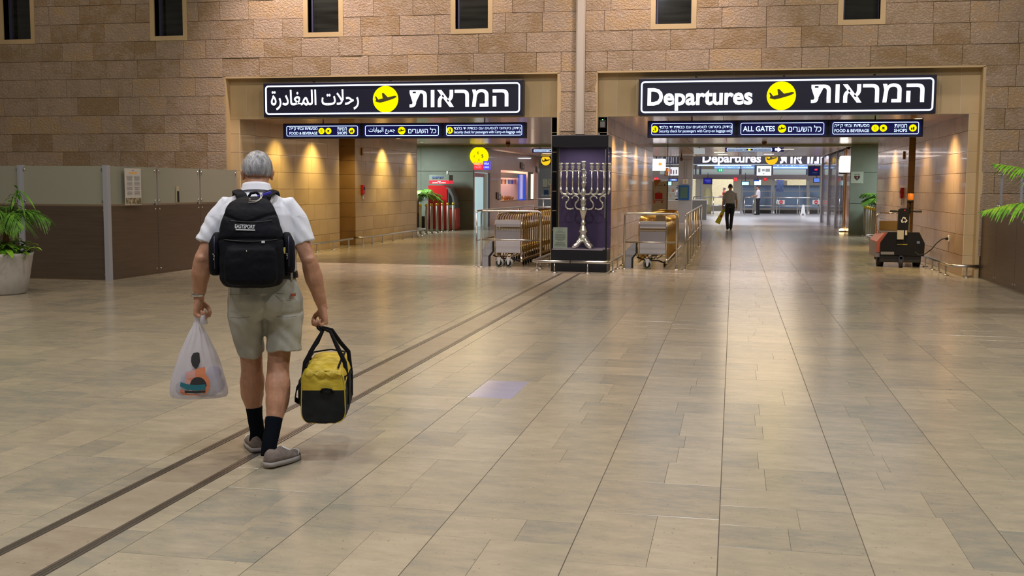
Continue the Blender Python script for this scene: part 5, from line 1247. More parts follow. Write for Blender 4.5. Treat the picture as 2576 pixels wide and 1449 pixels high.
def head(mb, c, pitch, k=1.0, yaw=0.0):
    T = Matrix.Translation(c) @ Matrix.Rotation(yaw, 4, 'Z') @ Matrix.Rotation(-pitch, 4, 'X') @ Matrix.Scale(k, 4)
    def b(p, r): mb.ball(p, r, 16, T)
    b((0, -.008, .022), (.075, .096, .092)); b((0, .020, -.015), (.068, .078, .085)); b((0, .038, -.062), (.052, .052, .050)); b((0, .070, -.088), (.024, .022, .020))
    b((0, .090, .032), (.050, .014, .016)); b((0, .095, -.045), (.024, .014, .012)); b((.040, .066, -.018), (.026, .022, .022)); b((-.040, .066, -.018), (.026, .022, .022))
    mb.tube([T @ Vector(p) for p in ((0, .088, .022), (0, .100, .004), (0, .113, -.014), (0, .100, -.022))], [.008 * k, .010 * k, .013 * k, .010 * k], 8)
    for s in (-1, 1):
        b((s * .080, -.002, -.012), (.011, .020, .032)); b((s * .090, -.010, -.002), (.008, .014, .020)); b((s * .082, .004, -.034), (.009, .010, .013))
    return T
def limb(mb, pts, rad, n=14, ref=(0, 1, 0)):
    """smooth tube through joints: Catmull-Rom with interpolated radii"""
    P = [Vector(p) for p in pts]; out = []; rr = []
    for i in range(len(P) - 1):
        a, b, c, d = P[max(i - 1, 0)], P[i], P[i + 1], P[min(i + 2, len(P) - 1)]
        for k in range(5):
            t = k / 5; out.append(.5 * ((2 * b) + (c - a) * t + (2 * a - 5 * b + 4 * c - d) * t * t + (3 * b - a - 3 * c + d) * t ** 3))
            ra, rb = rad[i], rad[i + 1]; ra = ra if isinstance(ra, tuple) else (ra, ra); rb = rb if isinstance(rb, tuple) else (rb, rb)
            u = t * t * (3 - 2 * t); rr.append((ra[0] + (rb[0] - ra[0]) * u, ra[1] + (rb[1] - ra[1]) * u))
    out.append(P[-1]); r = rad[-1]; rr.append(r if isinstance(r, tuple) else (r, r))
    mb.tube(out, rr, n, True, None, ref)
def sleeve(mb, pts, rad, n=20, ref=(0, 1, 0), th=.006, back=.035):
    """closed tube whose far end is a hem turned inwards"""
    P = [Vector(p) for p in pts]; d = (P[-1] - P[-2]).normalized(); r = rad[-1]; r = r if isinstance(r, tuple) else (r, r)
    mb.tube(P, list(rad), n, True, None, ref)
def torso_loft(mb, rows, n=28, hem=None):
    R = [superring((x, y, z), rx, ry, n, e) for x, y, z, rx, ry, e in rows]
    mb.loft(R)
def shoe(parent, heel, ang, L=.295, lift=0.0, flip=1, m1=None, m2=None, pitch=0.0):
    T = Matrix.Translation(heel) @ Matrix.Rotation(ang, 4, 'Z') @ Matrix.Rotation(pitch, 4, 'X')
    def prof(t):      # outline half widths outer / inner at fraction t of the length
        w = .036 + .0145 * sin(pi * min(1, max(0, (t - .12) / .95))) ** 1.2
        if t < .10: w *= math.sqrt(max(0, 1 - ((.10 - t) / .105) ** 2)) * .98 + .02
        if t > .80: w *= math.sqrt(max(0.0, 1 - ((t - .80) / .205) ** 2))
        return w, w * (1.0 if t < .3 else 1.06)
    ts = [0, .015, .05, .1, .2, .32, .44, .55, .66, .76, .85, .92, .97, 1.0]
    so = MB(); R = []
    for t in ts:
        a, b = prof(t); a += .004; b += .004; y = t * L; R.append([T @ Vector(p) for p in ((-a, y, .0), (b, y, .0), (b + .001, y, .014), (b, y, .026), (-a, y, .026), (-a - .001, y, .014))])
    so.loft(R, True); so.obj('sole', m2, parent)
    up = MB(); R = []
    H = {0: .052, .015: .078, .05: .094, .1: .098, .2: .094, .32: .098, .44: .092, .55: .078, .66: .066, .76: .059, .85: .053, .92: .047, .97: .038, 1.0: .028}
    for t in ts:
        a, b = prof(t); y = t * L; h = H[t]; ring = []
        for k in range(14):
            q = pi * k / 13; x = -cos(q); z = max(0.0, sin(q)); f = (1 - .32 * (z ** 2) if t > .35 else 1 - .22 * z * z)
            ring.append(T @ Vector(((a if x < 0 else b) * x * f, y + (.004 if t == 0 else 0), .024 + (h - .024) * z ** .75)))
        R.append(ring)
    up.loft(R, True); u = up.obj('upper', m1, parent)
    lc = MB()
    for k in range(5):
        y = L * (.46 + .06 * k); h = .094 - .008 * k; lc.tube([T @ Vector(p) for p in ((-.022, y, h - .008), (0, y + .004, h + .003), (.022, y, h - .008))], .003, 5)
    lc.obj('laces', M['white'], u)
    tc = MB(); tc.tube([T @ Vector(p) for p in ((-.046, L * .80, .030), (-.03, L * .90, .048), (0, L * .94, .052), (.03, L * .90, .048), (.046, L * .80, .030))], .004, 5); tc.obj('toe_stripe', M['white'], u)
    return T
def wrinkle(amp, sc, seed=0.0, dirz=.35):
    def f(p, n):
        q = Vector((p.x * sc, p.y * sc, p.z * sc * dirz)) + Vector((seed, seed * 2, 0))
        return amp * (noise.noise(q) + .5 * noise.noise(q * 2.1)) 
    return f
def smooth_obj(name, me, m, parent):
    me.materials.clear(); me.materials.append(m)
    for p in me.polygons: p.use_smooth = True
    return link(name, me, parent)
# ---------------------------------------------------------------- the walking man
SKIN = skin_mat('tanned_skin', (.46, .235, .14))
man = thing('person', 'grey-haired man walking away in white T-shirt, khaki shorts and black socks, carrying bags', 'person', (-2.67, 5.90, 0), radians(22))
b = MB()
JL = dict(sh=(-.205, .03, 1.465), el=(-.338, -.035, 1.175), wr=(-.366, .025, .945)); JR = dict(sh=(.155, .03, 1.465), el=(.262, -.04, 1.165), wr=(.338, .02, .885))
# torso
torso_loft(b, [(.01, .0, .86, .15, .11, 2.2), (.01, 0, .94, .175, .125, 2.2), (.005, 0, 1.05, .165, .12, 2.2), (-.01, .005, 1.18, .165, .12, 2.2), (-.03, .02, 1.32, .185, .12, 2.3), (-.035, .035, 1.43, .19, .11, 2.2), (-.037, .045, 1.50, .14, .085, 2), (-.035, .06, 1.55, .075, .065, 2)])
limb(b, [(-.034, .05, 1.50), (-.031, .085, 1.58), (-.028, .125, 1.65)], [(.068, .072), (.063, .068), (.062, .064)])
HT = head(b, (-.028, .135, 1.672), radians(16), 1.0)
for J, s in ((JL, -1), (JR, 1)):
    sh, el, wr = Vector(J['sh']), Vector(J['el']), Vector(J['wr'])
    fa = wr - el
    limb(b, [sh + Vector((-s * .03, 0, .01)), sh, sh.lerp(el, .5), el - (el - sh) * .08, el, el + fa * .18, el + fa * .36, el + fa * .72, wr, wr + fa * .04],
         [.038, .047, .047, .045, .045, (.049, .051), (.051, .054), (.036, .040), (.024, .030), (.023, .029)])
    b.ball(el + Vector((0, -.022, .005)), .030, 10)
gL = hand(b, Vector(JL['wr']), (-.05, .02, -1), (.95, -.38, 0), (.38, .93, 0), 1.12)
gR = hand(b, Vector(JR['wr']), (.08, .02, -1), (-.92, -.35, 0), (-.35, .93, 0), 1.12)
# legs: left one forward, right one trailing
LL = [(-.075, .01, .93), (-.085, .05, .74), (-.078, .105, .52), (-.078, .125, .43), (-.080, .135, .36), (-.070, .15, .25), (-.056, .165, .12), (-.056, .175, .07)]
LRr = [(-.09 + .18, .0, .93), (.092, .005, .74), (.078, -.015, .53), (.076, -.055, .44), (.074, -.09, .36), (.054, -.145, .24), (.028, -.205, .12), (.025, -.215, .07)]
for P in (LL, LRr):
    limb(b, P, [.072, .070, (.068, .064), (.072, .073), (.067, .069), (.045, .046), (.036, .038), (.040, .045)], 16)
b.ball((-.078, .15, .535), (.045, .035, .045), 10); b.ball((.082, .035, .55), (.045, .035, .045), 10)
b.tube([(-.056, .15, .06), (-.075, .30, .04), (-.085, .38, .03)], [(.035, .04), (.035, .028), (.025, .015)], 10)
b.tube([(.03, -.23, .06), (.10, -.12, .04), (.135, -.05, .03)], [(.035, .04), (.035, .028), (.025, .015)], 10)
me = remesh(b, .0052, 3, .5, 'body')
displace(me, lambda p, n: .0012 * noise.noise(Vector(p) * 40))
smooth_obj('body', me, SKIN, man)
# face details
for s in (-1, 1):
    e = MB().ball((0, 0, 0), .0125, 12); o = e.obj('eye', M['white'], man); o.location = HT @ Vector((s * .031, .0715, .008))
    m2 = MB().ball((0, .0095, 0), (.006, .004, .006), 10); m2.obj('iris', M['black'], o)
MB().tube([HT @ Vector(p) for p in ((-.022, .099, -.048), (0, .108, -.046), (.022, .099, -.048))], [(.002, .004), (.003, .006), (.002, .004)], 8).obj('lips', mat('lip_tone', (.36, .14, .10), .5), man)
for s in (-1, 1): MB().tube([HT @ Vector(p) for p in ((s * .014, .104, .030), (s * .032, .098, .036), (s * .048, .084, .030))], .004, 6).obj('eyebrow', bpy.data.materials.get('brow_grey') or mat('brow_grey', (.22, .21, .20), .8), man)
# hair: cap and combed strands
HAIR = add_noise(mat('grey_hair', (.30, .30, .31), .45), [(.16, .155, .155), (.36, .36, .37), (.58, .58, .60)], (55, 55, 12), 4, .6)
rh = random.Random(3); hb = MB(); st = MB()
def hp(az, el, r=1.0):   # az 0 = back of the head, el up
    return Vector((sin(az) * cos(el) * (.0815 * r), -cos(az) * cos(el) * (.103 * r) - .008, .022 + sin(el) * .099 * r))
rings = []
for i in range(13):
    ring = []
    for k in range(32):
        az = 2 * pi * k / 32; fr = (1 - cos(az)) / 2        # 0 back, 1 front
        lo = -.62 + 1.22 * fr ** 1.6 + (.30 * math.exp(-((abs((az if az < pi else 2 * pi - az) - 1.55)) / .30) ** 2))
        el = lo + (pi / 2 - .02 - lo) * i / 12; q = hp(az, el, 1.0 + .03 * sin(pi * min(1, i / 5)) + .015 * noise.noise(Vector((az * 3, el * 5, 1))))
        ring.append(HT @ q)
    rings.append(ring)
hb.loft(rings); hair = hb.obj('hair', HAIR, man)
for i in range(3600):
    az = rh.gauss(0, 1.25); el = math.asin(rh.uniform(-.30, 1)); 
    if abs(az) > 3.1: continue
    fr = (1 - cos(az)) / 2; lo = -.60 + 1.22 * fr ** 1.6 + (.30 * math.exp(-((abs(abs(az) - 1.55)) / .30) ** 2))
    if el < lo + .02: continue
    L = rh.uniform(.25, .5); az2 = az + rh.uniform(-.12, .12) + .38 * cos(el) * (1 if el > .5 else .35); pts = []
    for k in range(5):
        t = k / 4; e2 = el - L * t; e2 = max(e2, lo - .10); r = 1.02 + .05 * sin(pi * t * .8) + rh.uniform(0, .012)
        pts.append(HT @ hp(az + (az2 - az) * t, e2, r))
    w = rh.uniform(.0009, .0018); sd = (pts[1] - pts[0]).cross(pts[0] - Vector(HT.translation)).normalized() * w
    vs = []
    for k, p in enumerate(pts): q = 1 - .75 * k / 4; vs += [p - sd * q, p + sd * q]
    st.add(vs, [(2 * k, 2 * k + 1, 2 * k + 3, 2 * k + 2) for k in range(4)], True)
st.obj('strands', HAIR, hair)
# shirt
SHIRT = add_noise(mat('white_cotton', (.72, .74, .80), .85), [(.66, .68, .75), (.76, .78, .84)], (6, 6, 6), 3, .5, .2, (260, 260, 260), .001)
b = MB()
torso_loft(b, [(.005, .0, 1.055, .183, .138, 2.4), (.004, .0, 1.10, .188, .142, 2.4), (-.005, .0, 1.17, .198, .148, 2.4), (-.018, .005, 1.27, .205, .148, 2.4), (-.03, .015, 1.36, .213, .146, 2.4), (-.036, .025, 1.43, .222, .140, 2.3), (-.038, .035, 1.48, .205, .122, 2.2), (-.038, .045, 1.515, .165, .100, 2.1), (-.037, .055, 1.545, .115, .085, 2), (-.035, .065, 1.565, .085, .076, 2), (-.034, .07, 1.580, .078, .072, 2)], 32)
for J, s, hc, hr in ((JL, -1, (-.310, -.012, 1.262), (.060, .072)), (JR, 1, (.236, -.012, 1.262), (.060, .070))):
    sh = Vector(J['sh'])
    sleeve(b, [sh + Vector((-s * .06, 0, -.01)), sh + Vector((-s * .005, 0, .004)), sh.lerp(Vector(hc), .35) + Vector((s * .004, 0, .008)), sh.lerp(Vector(hc), .7) + Vector((s * .003, 0, 0)), Vector(hc)],
           [(.068, .068), (.066, .068), (.068, .070), (.066, .070), hr], th=.011, back=.04)
me = remesh(b, .0052, 5, .6, 'shirt')
def shirtfold(p, n):
    a = .0035 * noise.noise(Vector((p.x * 26, p.y * 12, p.z * 7))) + .002 * noise.noise(Vector((p.x * 50, p.y * 30, p.z * 16)))
    arm = min(1, max(0, (abs(p.x + .035) - .17) / .06)); return a * (1 - .6 * arm) + arm * .0022 * sin(p.z * 70 + p.x * 90) * (1 if p.z < 1.42 else .3)
displace(me, shirtfold); shirt = smooth_obj('shirt', me, SHIRT, man)
cb_ = MB(); R = []
for zz, rx, ry, dy in ((1.558, .096, .088, .060), (1.590, .082, .078, .068), (1.603, .079, .076, .073), (1.603, .073, .070, .073), (1.575, .074, .070, .068)):
    R.append([Vector((-.033 + rx * cos(2 * pi * k / 28), dy + ry * sin(2 * pi * k / 28), zz + .018 * max(0, -sin(2 * pi * k / 28)) - .045 * max(0, sin(2 * pi * k / 28)))) for k in range(28)])
cb_.loft(R, False); cb_.obj('collar', SHIRT, man)
# shorts and belt
SHORTS = add_noise(mat('khaki_cotton', (.36, .34, .26), .85), [(.34, .335, .28), (.43, .425, .37)], (7, 7, 7), 3, .5, .25, (220, 220, 220), .001)
b = MB()
torso_loft(b, [(.004, .0, 1.098, .180, .136, 2.4), (.004, 0, 1.06, .190, .143, 2.4), (.004, -.004, 1.0, .203, .156, 2.4), (.010, -.008, .94, .214, .165, 2.4), (.014, -.004, .88, .212, .155, 2.3), (.010, 0, .82, .16, .11, 2.2)], 32)
sleeve(b, [(-.085, -.005, .92), (-.093, .012, .84), (-.092, .040, .76), (-.084, .066, .68), (-.079, .088, .612)], [(.125, .115), (.124, .112), (.113, .099), (.100, .084), (.096, .074)], 24, (0, 1, 0), .012, .05)
sleeve(b, [(.105, -.010, .92), (.115, -.008, .84), (.115, -.006, .76), (.112, -.008, .69), (.112, -.012, .632)], [(.130, .118), (.125, .114), (.116, .107), (.112, .104), (.110, .104)], 24, (0, 1, 0), .012, .05)
me = remesh(b, .0065, 4, .6, 'shorts')
def shortfold(p, n):
    a = .013 * noise.noise(Vector((p.x * 14, p.y * 10, p.z * 9))) + .003 * sin(p.z * 60 + p.x * 60 + 3 * noise.noise(Vector(p) * 6)) * max(0, min(1, (.9 - p.z) / .1)) * .55
    crease = -.010 * math.exp(-((p.x - .006) / .012) ** 2) * (1 if p.y < 0 and p.z < .98 else 0) - .006 * math.exp(-((p.z - .845 - .10 * max(0, p.x)) / .010) ** 2) * (1 if p.y < 0 and p.x > .02 else 0)
    return a + crease
displace(me, shortfold); smooth_obj('shorts', me, SHORTS, man)
R = []; 
bl = MB(); bl.loft([superring((.004, 0, z), rx, ry, 36, 2.4) for z, rx, ry in ((1.066, .193, .147), (1.066, .198, .152), (1.102, .193, .148), (1.102, .186, .142))], False); bl.obj('belt', M['black'], man)
for cx, w in ((-.125, .055), (.135, .055)):
    for k in range(2): MB().tube([(cx - w, -.172 if abs(cx) < .13 else -.160, .985 - .13 * k), (cx, -.182 + .004 * k, .985 - .135 * k), (cx + w, -.160, .985 - .13 * k)], .0016, 5).obj('pocket_seam', bpy.data.materials.get('khaki_seam') or mat('khaki_seam', (.22, .20, .15), .8), man)
MB().box(-.016, .016, -.003, .003, -.009, .009, 0, Matrix.Translation((.172, -.138, .975)) @ Matrix.Rotation(radians(38), 4, 'Z')).obj('leather_label', mat('red_brown_leather', (.30, .06, .03), .6), man)
for x in (-.10, .10, .165): MB().box(x - .006, x + .006, -.165 + .9 * max(0, abs(x) - .1) , -.150 + .9 * max(0, abs(x) - .1), 1.055, 1.11).obj('belt_loop', SHORTS, man)
# socks and shoes
SOCK = mat('black_sock', (.004, .006, .010), .95, 0, .1); SHOE = add_noise(mat('taupe_canvas', (.30, .24, .20), .85), [(.18, .145, .125), (.25, .205, .18)], (40, 40, 40), bump=.2); SOLE = mat('worn_white_sole', (.36, .33, .31), .7)
s1 = MB(); limb(s1, [(-.0715, .148, .277), (-.066, .155, .20), (-.056, .165, .12), (-.056, .178, .065)], [(.052, .050), (.046, .045), (.0415, .043), (.043, .05)], 18); s1.obj('sock', SOCK, man)
s1 = MB(); limb(s1, [(.0545, -.140, .262), (.043, -.172, .19), (.028, -.205, .12), (.028, -.213, .065)], [(.052, .050), (.047, .046), (.0415, .044), (.043, .05)], 18); s1.obj('sock', SOCK, man)
def shoe_part(label, *a, **k):
    e = bpy.data.objects.new('shoe', None); e.empty_display_size = .1; COL.objects.link(e); e.parent = man
    return shoe(e, *a, **k)
shoe_part('l', Vector((-.056, .112, .004)), radians(10), m1=SHOE, m2=SOLE)
shoe_part('r', Vector((.012, -.285, .012)), radians(-36), m1=SHOE, m2=SOLE, pitch=radians(-1.5))
# watch
w = MB(); wrp = Vector(JL['wr']) + Vector((.001, -.006, .022))
w.loft([[wrp + Vector((.0345 * cos(2 * pi * k / 24) * f, .029 * sin(2 * pi * k / 24) * f, z)) for k in range(24)] for f, z in ((1.02, -.010), (1.12, -.008), (1.12, .008), (1.02, .010))], False)
wo = w.obj('watch', M['steel'], man); MB().disc((0, 0), .017, -.004, .004, 18).obj('watch_face', M['chrome'], wo).location = wrp + Vector((-.034, -.004, 0)); wo.children[0].rotation_euler = (0, 0, radians(-70))
# ---------------------------------------------------------------- backpack
PK = add_noise(mat('black_nylon', (.006, .006, .01), .7, 0, .18), [(.002, .0024, .0045), (.005, .0055, .010)], (5, 5, 5), 3, .5, .25, (90, 90, 90), .002)
bp = thing('backpack', 'bulky black backpack with white lettering worn by the walking man', 'backpack', (-2.67, 5.90, 0), radians(22))
rows = [(1.534, -.038, .060, -.085, -.150), (1.522, -.045, .085, -.085, -.185), (1.500, -.054, .112, -.085, -.215), (1.462, -.057, .136, -.085, -.25), (1.398, -.056, .158, -.09, -.285), (1.347, -.055, .172, -.095, -.30),
        (1.30, -.053, .176, -.10, -.305), (1.227, -.050, .177, -.11, -.315), (1.15, -.050, .178, -.12, -.325), (1.085, -.050, .177, -.125, -.325), (1.055, -.050, .165, -.13, -.315), (1.037, -.050, .145, -.14, -.30), (1.028, -.05, .10, -.16, -.27)]
def bprow(z):
    for i in range(len(rows) - 1):
        a, c = rows[i], rows[i + 1]
        if a[0] >= z >= c[0]:
            t = (a[0] - z) / (a[0] - c[0]); return [a[j] + (c[j] - a[j]) * t for j in range(5)]
    return rows[0] if z > rows[0][0] else rows[-1]
def bpsurf(x, z, off=.0):     # outer surface y of the pack at (x, z)
    _, cx, hw, y1, y0 = bprow(z); u = min(.98, abs(x - cx) / hw); cy, ry = (y0 + y1) / 2, (y1 - y0) / 2
    return cy - ry * (1 - u ** 3.0) ** (1 / 3.0) - off
b = MB(); b.loft([superring((cx, (y0 + y1) / 2, z), hw, abs(y1 - y0) / 2, 40, 3.0) for z, cx, hw, y1, y0 in rows])
# lower front pocket bulge
b2 = MB(); b2.loft([superring((-.052, -.305 - d, z), hw, .035, 28, 2.6) for z, hw, d in ((1.262, .10, -.012), (1.245, .128, .004), (1.20, .140, .012), (1.13, .145, .016), (1.08, .142, .012), (1.055, .125, .0), (1.045, .09, -.015))])
b.v and None
mm = MB(); mm.v = b.v + b2.v; mm.f = b.f + [[i + len(b.v) for i in f] for f in b2.f]
me = remesh(mm, .007, 3, .5, 'main_compartment')
def pf(p, n):
    f = .005 * noise.noise(Vector((p.x * 9, p.y * 9, p.z * 20))) + .002 * noise.noise(Vector(p) * 45)
    if p.y < -.2: f -= .009 * math.exp(-((p.z - (1.418 + .02 * sin(p.x * 20))) / .008) ** 2) + .007 * math.exp(-((p.z - 1.305 + .2 * (p.x + .05) ** 2) / .007) ** 2)
    return f
displace(me, pf); smooth_obj('main_compartment', me, PK, bp)
sm = MB()
for z, hw in ((1.405, .115), (1.30, .145)): sm.tube([(-.052 + hw * t / 8, bpsurf(-.052 + hw * t / 8, z) + .0, z - .010 * (1 - (t / 8) ** 2)) for t in range(-8, 9)], .0035, 6)
P = [(-.052 + .145 * cos(a) * .96, z) for a, z in ()]
sm.obj('zips', mat('black_zip', (.02, .02, .022), .35), bp)
for cx, hw, z0, z1, yc in ((-.252, .036, 1.095, 1.335, -.165), (.152, .034, 1.105, 1.335, -.165)):
    q = MB(); q.loft([superring((cx + (.012 if cx < 0 else -.012) * (t > .8), yc - (.0 if t < .8 else -.01), z0 + (z1 - z0) * t), hw * f, .070 * f, 22, 2.5) for t, f in ((0, .55), (.03, .85), (.12, 1), (.45, 1.03), (.75, .98), (.9, .85), (.97, .6), (1, .35))])
    so_ = q.obj('side_pocket', PK, bp)
    zx = cx + (-.004 if cx < 0 else -.012); MB().tube([(zx, yc - .074, z1 - .12), (zx + .004, yc - .080, z1 - .135), (zx, yc - .078, z1 - .15)], .003, 6).tube([(zx - .006, yc - .078, z1 - .118), (zx + .006, yc - .078, z1 - .118)], .003, 5).obj('zip_pull', M['chrome'], so_)
    MB().tube([(cx, yc - .064, z1 - .02), (cx, yc - .072, z1 - .08), (cx, yc - .073, z0 + .04)], .0025, 5).obj('zip_line', M['steel_dark'], so_)
for s, x0, x1 in ((-1, -.100, -.135), (1, .020, .062)):
    st_ = MB(); st_.tube([(x0, -.13, 1.510), (x0 + .3 * (x1 - x0), -.095, 1.548), (x1, -.045, 1.562), (x1 + s * .004, .03, 1.567), (x1 + s * .008, .11, 1.548), (x1 + s * .02, .165, 1.47), (x1 + s * .03, .178, 1.36), (x1 + s * .05, .165, 1.24), (x1 + s * .075, .09, 1.14), (x1 + s * .085, -.03, 1.11), (x1 + s * .06, -.13, 1.12)],
         [(.007, .030)] * 7 + [(.008, .024), (.004, .014), (.004, .013), (.004, .013)], 12, True, None, (0, -.5, 1)); st_.obj('shoulder_strap', PK, bp)
MB().tube([(-.075, -.115, 1.525), (-.055, -.125, 1.553), (-.025, -.125, 1.558), (.0, -.115, 1.535)], .008, 8).obj('top_handle', PK, bp)
MB().box(-.05, .03, -.010, .004, -.006, .010, .003, Matrix.Translation((.030, -.135, 1.548)) @ Matrix.Rotation(radians(-18), 4, 'Y')).obj('blue_tag', mat('blue_ribbon', (.05, .04, .45), .6), bp)
MB().tube([(-.005, -.135, 1.555), (.0, -.15, 1.545), (.0, -.168, 1.530), (-.01, -.20, 1.513), (-.03, -.215, 1.505), (-.065, -.215, 1.503)], .0025, 6).tube([(.004, -.135, 1.553), (.008, -.155, 1.54), (.002, -.18, 1.522), (-.025, -.212, 1.512), (-.05, -.212, 1.512)], .0025, 6).obj('key_cord', mat('beige_cord', (.5, .48, .42), .6), bp)
MB().ball((-.058, -.213, 1.518), (.008, .004, .008), 8).obj('charm', M['chrome'], bp)
tx = text_mesh('EASTSPORT', .022, mat('white_print', (.72, .74, .78), .6), .02, .108, .0)
for v in tx.vertices: v.co = Vector((v.co.x, 0, v.co.z))
o = link('lettering', tx, bp, (-.081, bpsurf(-.081, 1.365, .004), 1.372)); o.rotation_euler = (radians(-8), radians(2), 0)
MB().box(-.052, .052, -.002, 0, -.003, .003, 0, Matrix.Translation((-.079, bpsurf(-.08, 1.352, .004), 1.354)) @ Matrix.Rotation(radians(2), 4, 'Y')).obj('underline', bpy.data.materials['white_print'], bp)
MB().box(-.009, .009, -.003, 0, -.006, .006, 0, Matrix.Translation((.016, -.318, 1.288))).obj('small_mark', bpy.data.materials['white_print'], bp)
MB().ball((-.072, -.345, 1.238), (.003, .004, .006), 8).obj('zip_pull', M['chrome'], bp)
MB().box(-.012, .012, -.004, 0, -.018, .018, 0, Matrix.Translation((.122, -.232, 1.235)) @ Matrix.Rotation(radians(35), 4, 'Z')).obj('yellow_paper', mat('yellow_paper', (.6, .5, .15), .7), bp)
# ---------------------------------------------------------------- plastic carrier bag
pb = thing('carrier_bag', 'translucent white plastic bag with an orange and black fruit print in his left hand', 'plastic bag', (-2.67, 5.90, 0), radians(22))
def bag_mat():
    m = bpy.data.materials.new('thin_white_plastic'); m.use_nodes = True; nt = m.node_tree; b = nt.nodes['Principled BSDF']
    b.inputs['Base Color'].default_value = (.74, .73, .80, 1); b.inputs['Roughness'].default_value = .32
    tr = nt.nodes.new('ShaderNodeBsdfTranslucent'); tr.inputs[0].default_value = (.75, .74, .80, 1)
    tp = nt.nodes.new('ShaderNodeBsdfTransparent'); a = nt.nodes.new('ShaderNodeMixShader'); c = nt.nodes.new('ShaderNodeMixShader')
    a.inputs[0].default_value = .35; c.inputs[0].default_value = .34; out = nt.nodes['Material Output']
    nt.links.new(b.outputs[0], a.inputs[1]); nt.links.new(tr.outputs[0], a.inputs[2]); nt.links.new(a.outputs[0], c.inputs[1]); nt.links.new(tp.outputs[0], c.inputs[2]); nt.links.new(c.outputs[0], out.inputs[0])
    return m
BM_ = bag_mat()
gx, gy = gL.x, gL.y
brow = [(.845, -.378, .012, .012), (.815, -.377, .016, .016), (.79, -.376, .025, .028), (.75, -.376, .046, .045), (.70, -.376, .070, .062), (.64, -.376, .098, .080), (.58, -.377, .120, .094), (.52, -.377, .141, .104), (.47, -.376, .156, .108), (.42, -.375, .165, .106), (.39, -.374, .166, .098), (.372, -.374, .155, .080), (.364, -.373, .12, .05)]
def bagrow(z):
    for i in range(len(brow) - 1):
        a, c = brow[i], brow[i + 1]
        if a[0] >= z >= c[0]: t = (a[0] - z) / (a[0] - c[0]); return [a[j] + (c[j] - a[j]) * t for j in range(4)]
    return brow[0]
def bagr(a, z):
    w = .5 * abs(noise.noise(Vector((cos(a) * 3.2, sin(a) * 3.2, z * 3)))) + .22 * noise.noise(Vector((cos(a) * 9, sin(a) * 9, z * 6)))
    fold = .07 * sin(a * 13 + 3 * noise.noise(Vector((0, 0, z * 7)))) * max(0, min(1, (z - .45) / .3))
    return 1 - .20 * w + fold * 1.1
b = MB(); R = []
zs = [.845 - (.845 - .364) * i / 60 for i in range(61)]
for z in zs:
    _, cx, rx, ry = bagrow(z); R.append([Vector((cx + rx * math.copysign(abs(cos(2 * pi * k / 72)) ** .85, cos(2 * pi * k / 72)) * bagr(2 * pi * k / 72, z), gy + ry * math.copysign(abs(sin(2 * pi * k / 72)) ** .85, sin(2 * pi * k / 72)) * bagr(2 * pi * k / 72, z), z)) for k in range(72)])
b.loft(R); b.obj('bag_skin', BM_, pb)
MB().tube([(gx - .004, gy - .05, .80), (gx, gy - .045, .84), (gx, gy, .862), (gx, gy + .045, .84), (gx + .004, gy + .04, .79)], [.016, .014, .012, .014, .016], 10).obj('handle_loops', BM_, pb)
def decal(parent, name, poly, m, off):
    """flat print wrapped on the near face of the bag; poly in (x, z)"""
    bm = bmesh.new(); vs = [bm.verts.new((x, 0, z)) for x, z in poly]; f = bm.faces.new(vs); bmesh.ops.triangulate(bm, faces=[f])
    bmesh.ops.subdivide_edges(bm, edges=bm.edges[:], cuts=5, use_grid_fill=True); bmesh.ops.triangulate(bm, faces=bm.faces[:])
    for v in bm.verts:
        z = v.co.z; _, cx, rx, ry = bagrow(z); u = max(-.95, min(.95, (v.co.x - cx) / rx)); u2 = math.copysign(abs(u) ** (1 / .85), u); a = -math.acos(u2)
        v.co.y = gy + ry * -(abs(sin(a)) ** .85) * 1.02 - off - .003
    me = bpy.data.meshes.new(name); bm.to_mesh(me); bm.free(); me.materials.append(m); return link(name, me, parent)
def ell(cx, cz, rx, rz, a0=0, a1=360, n=24, inner=None):
    P = [(cx + rx * cos(radians(a0 + (a1 - a0) * k / n)), cz + rz * sin(radians(a0 + (a1 - a0) * k / n))) for k in range(n + 1)]
    if inner: P += [(cx + rx * inner * cos(radians(a1 - (a1 - a0) * k / n)), cz + rz * inner * sin(radians(a1 - (a1 - a0) * k / n))) for k in range(n + 1)]
    return P[:-1] if (not inner and a1 - a0 == 360) else P
# print centre x about -.375; 1 photograph pixel is about 2.2 mm
OR_ = mat('orange_print', (.62, .21, .10), .5); PKP = mat('salmon_print', (.58, .30, .27), .5); BK = mat('black_print', (.03, .03, .03), .5); TE = mat('teal_print', (.02, .16, .20), .5)
decal(pb, 'print_ring', ell(-.372, .462, .070, .072, -60, 150, 24, .60), OR_, .001)
decal(pb, 'print_ring', ell(-.372, .468, .070, .068, 150, 215, 10, .60), PKP, .001)
decal(pb, 'print_patch', [(-.395, .545), (-.375, .505), (-.325, .515), (-.330, .562), (-.36, .555)], OR_, .0012)
decal(pb, 'print_patch', [(-.440, .530), (-.385, .548), (-.382, .505), (-.435, .495)], PKP, .0014)
decal(pb, 'print_leaf', [(-.394, .640), (-.372, .645), (-.360, .640), (-.362, .615), (-.356, .590), (-.366, .565), (-.379, .550), (-.398, .568), (-.407, .595), (-.405, .620)], BK, .0015)
decal(pb, 'print_half_disc', ell(-.368, .450, .047, .055, 0, 180, 20), BK, .0018)
decal(pb, 'print_band', [(-.470, .452), (-.466, .478), (-.43, .466), (-.38, .460), (-.328, .463), (-.326, .432), (-.38, .428), (-.43, .434)], TE, .0022)
decal(pb, 'print_base', [(-.444, .428), (-.38, .424), (-.328, .428), (-.330, .414), (-.38, .411), (-.444, .414)], BK, .002)
decal(pb, 'print_base', [(-.47, .432), (-.45, .432), (-.445, .412), (-.38, .405), (-.35, .408), (-.37, .398), (-.44, .400), (-.47, .412)], OR_, .001)
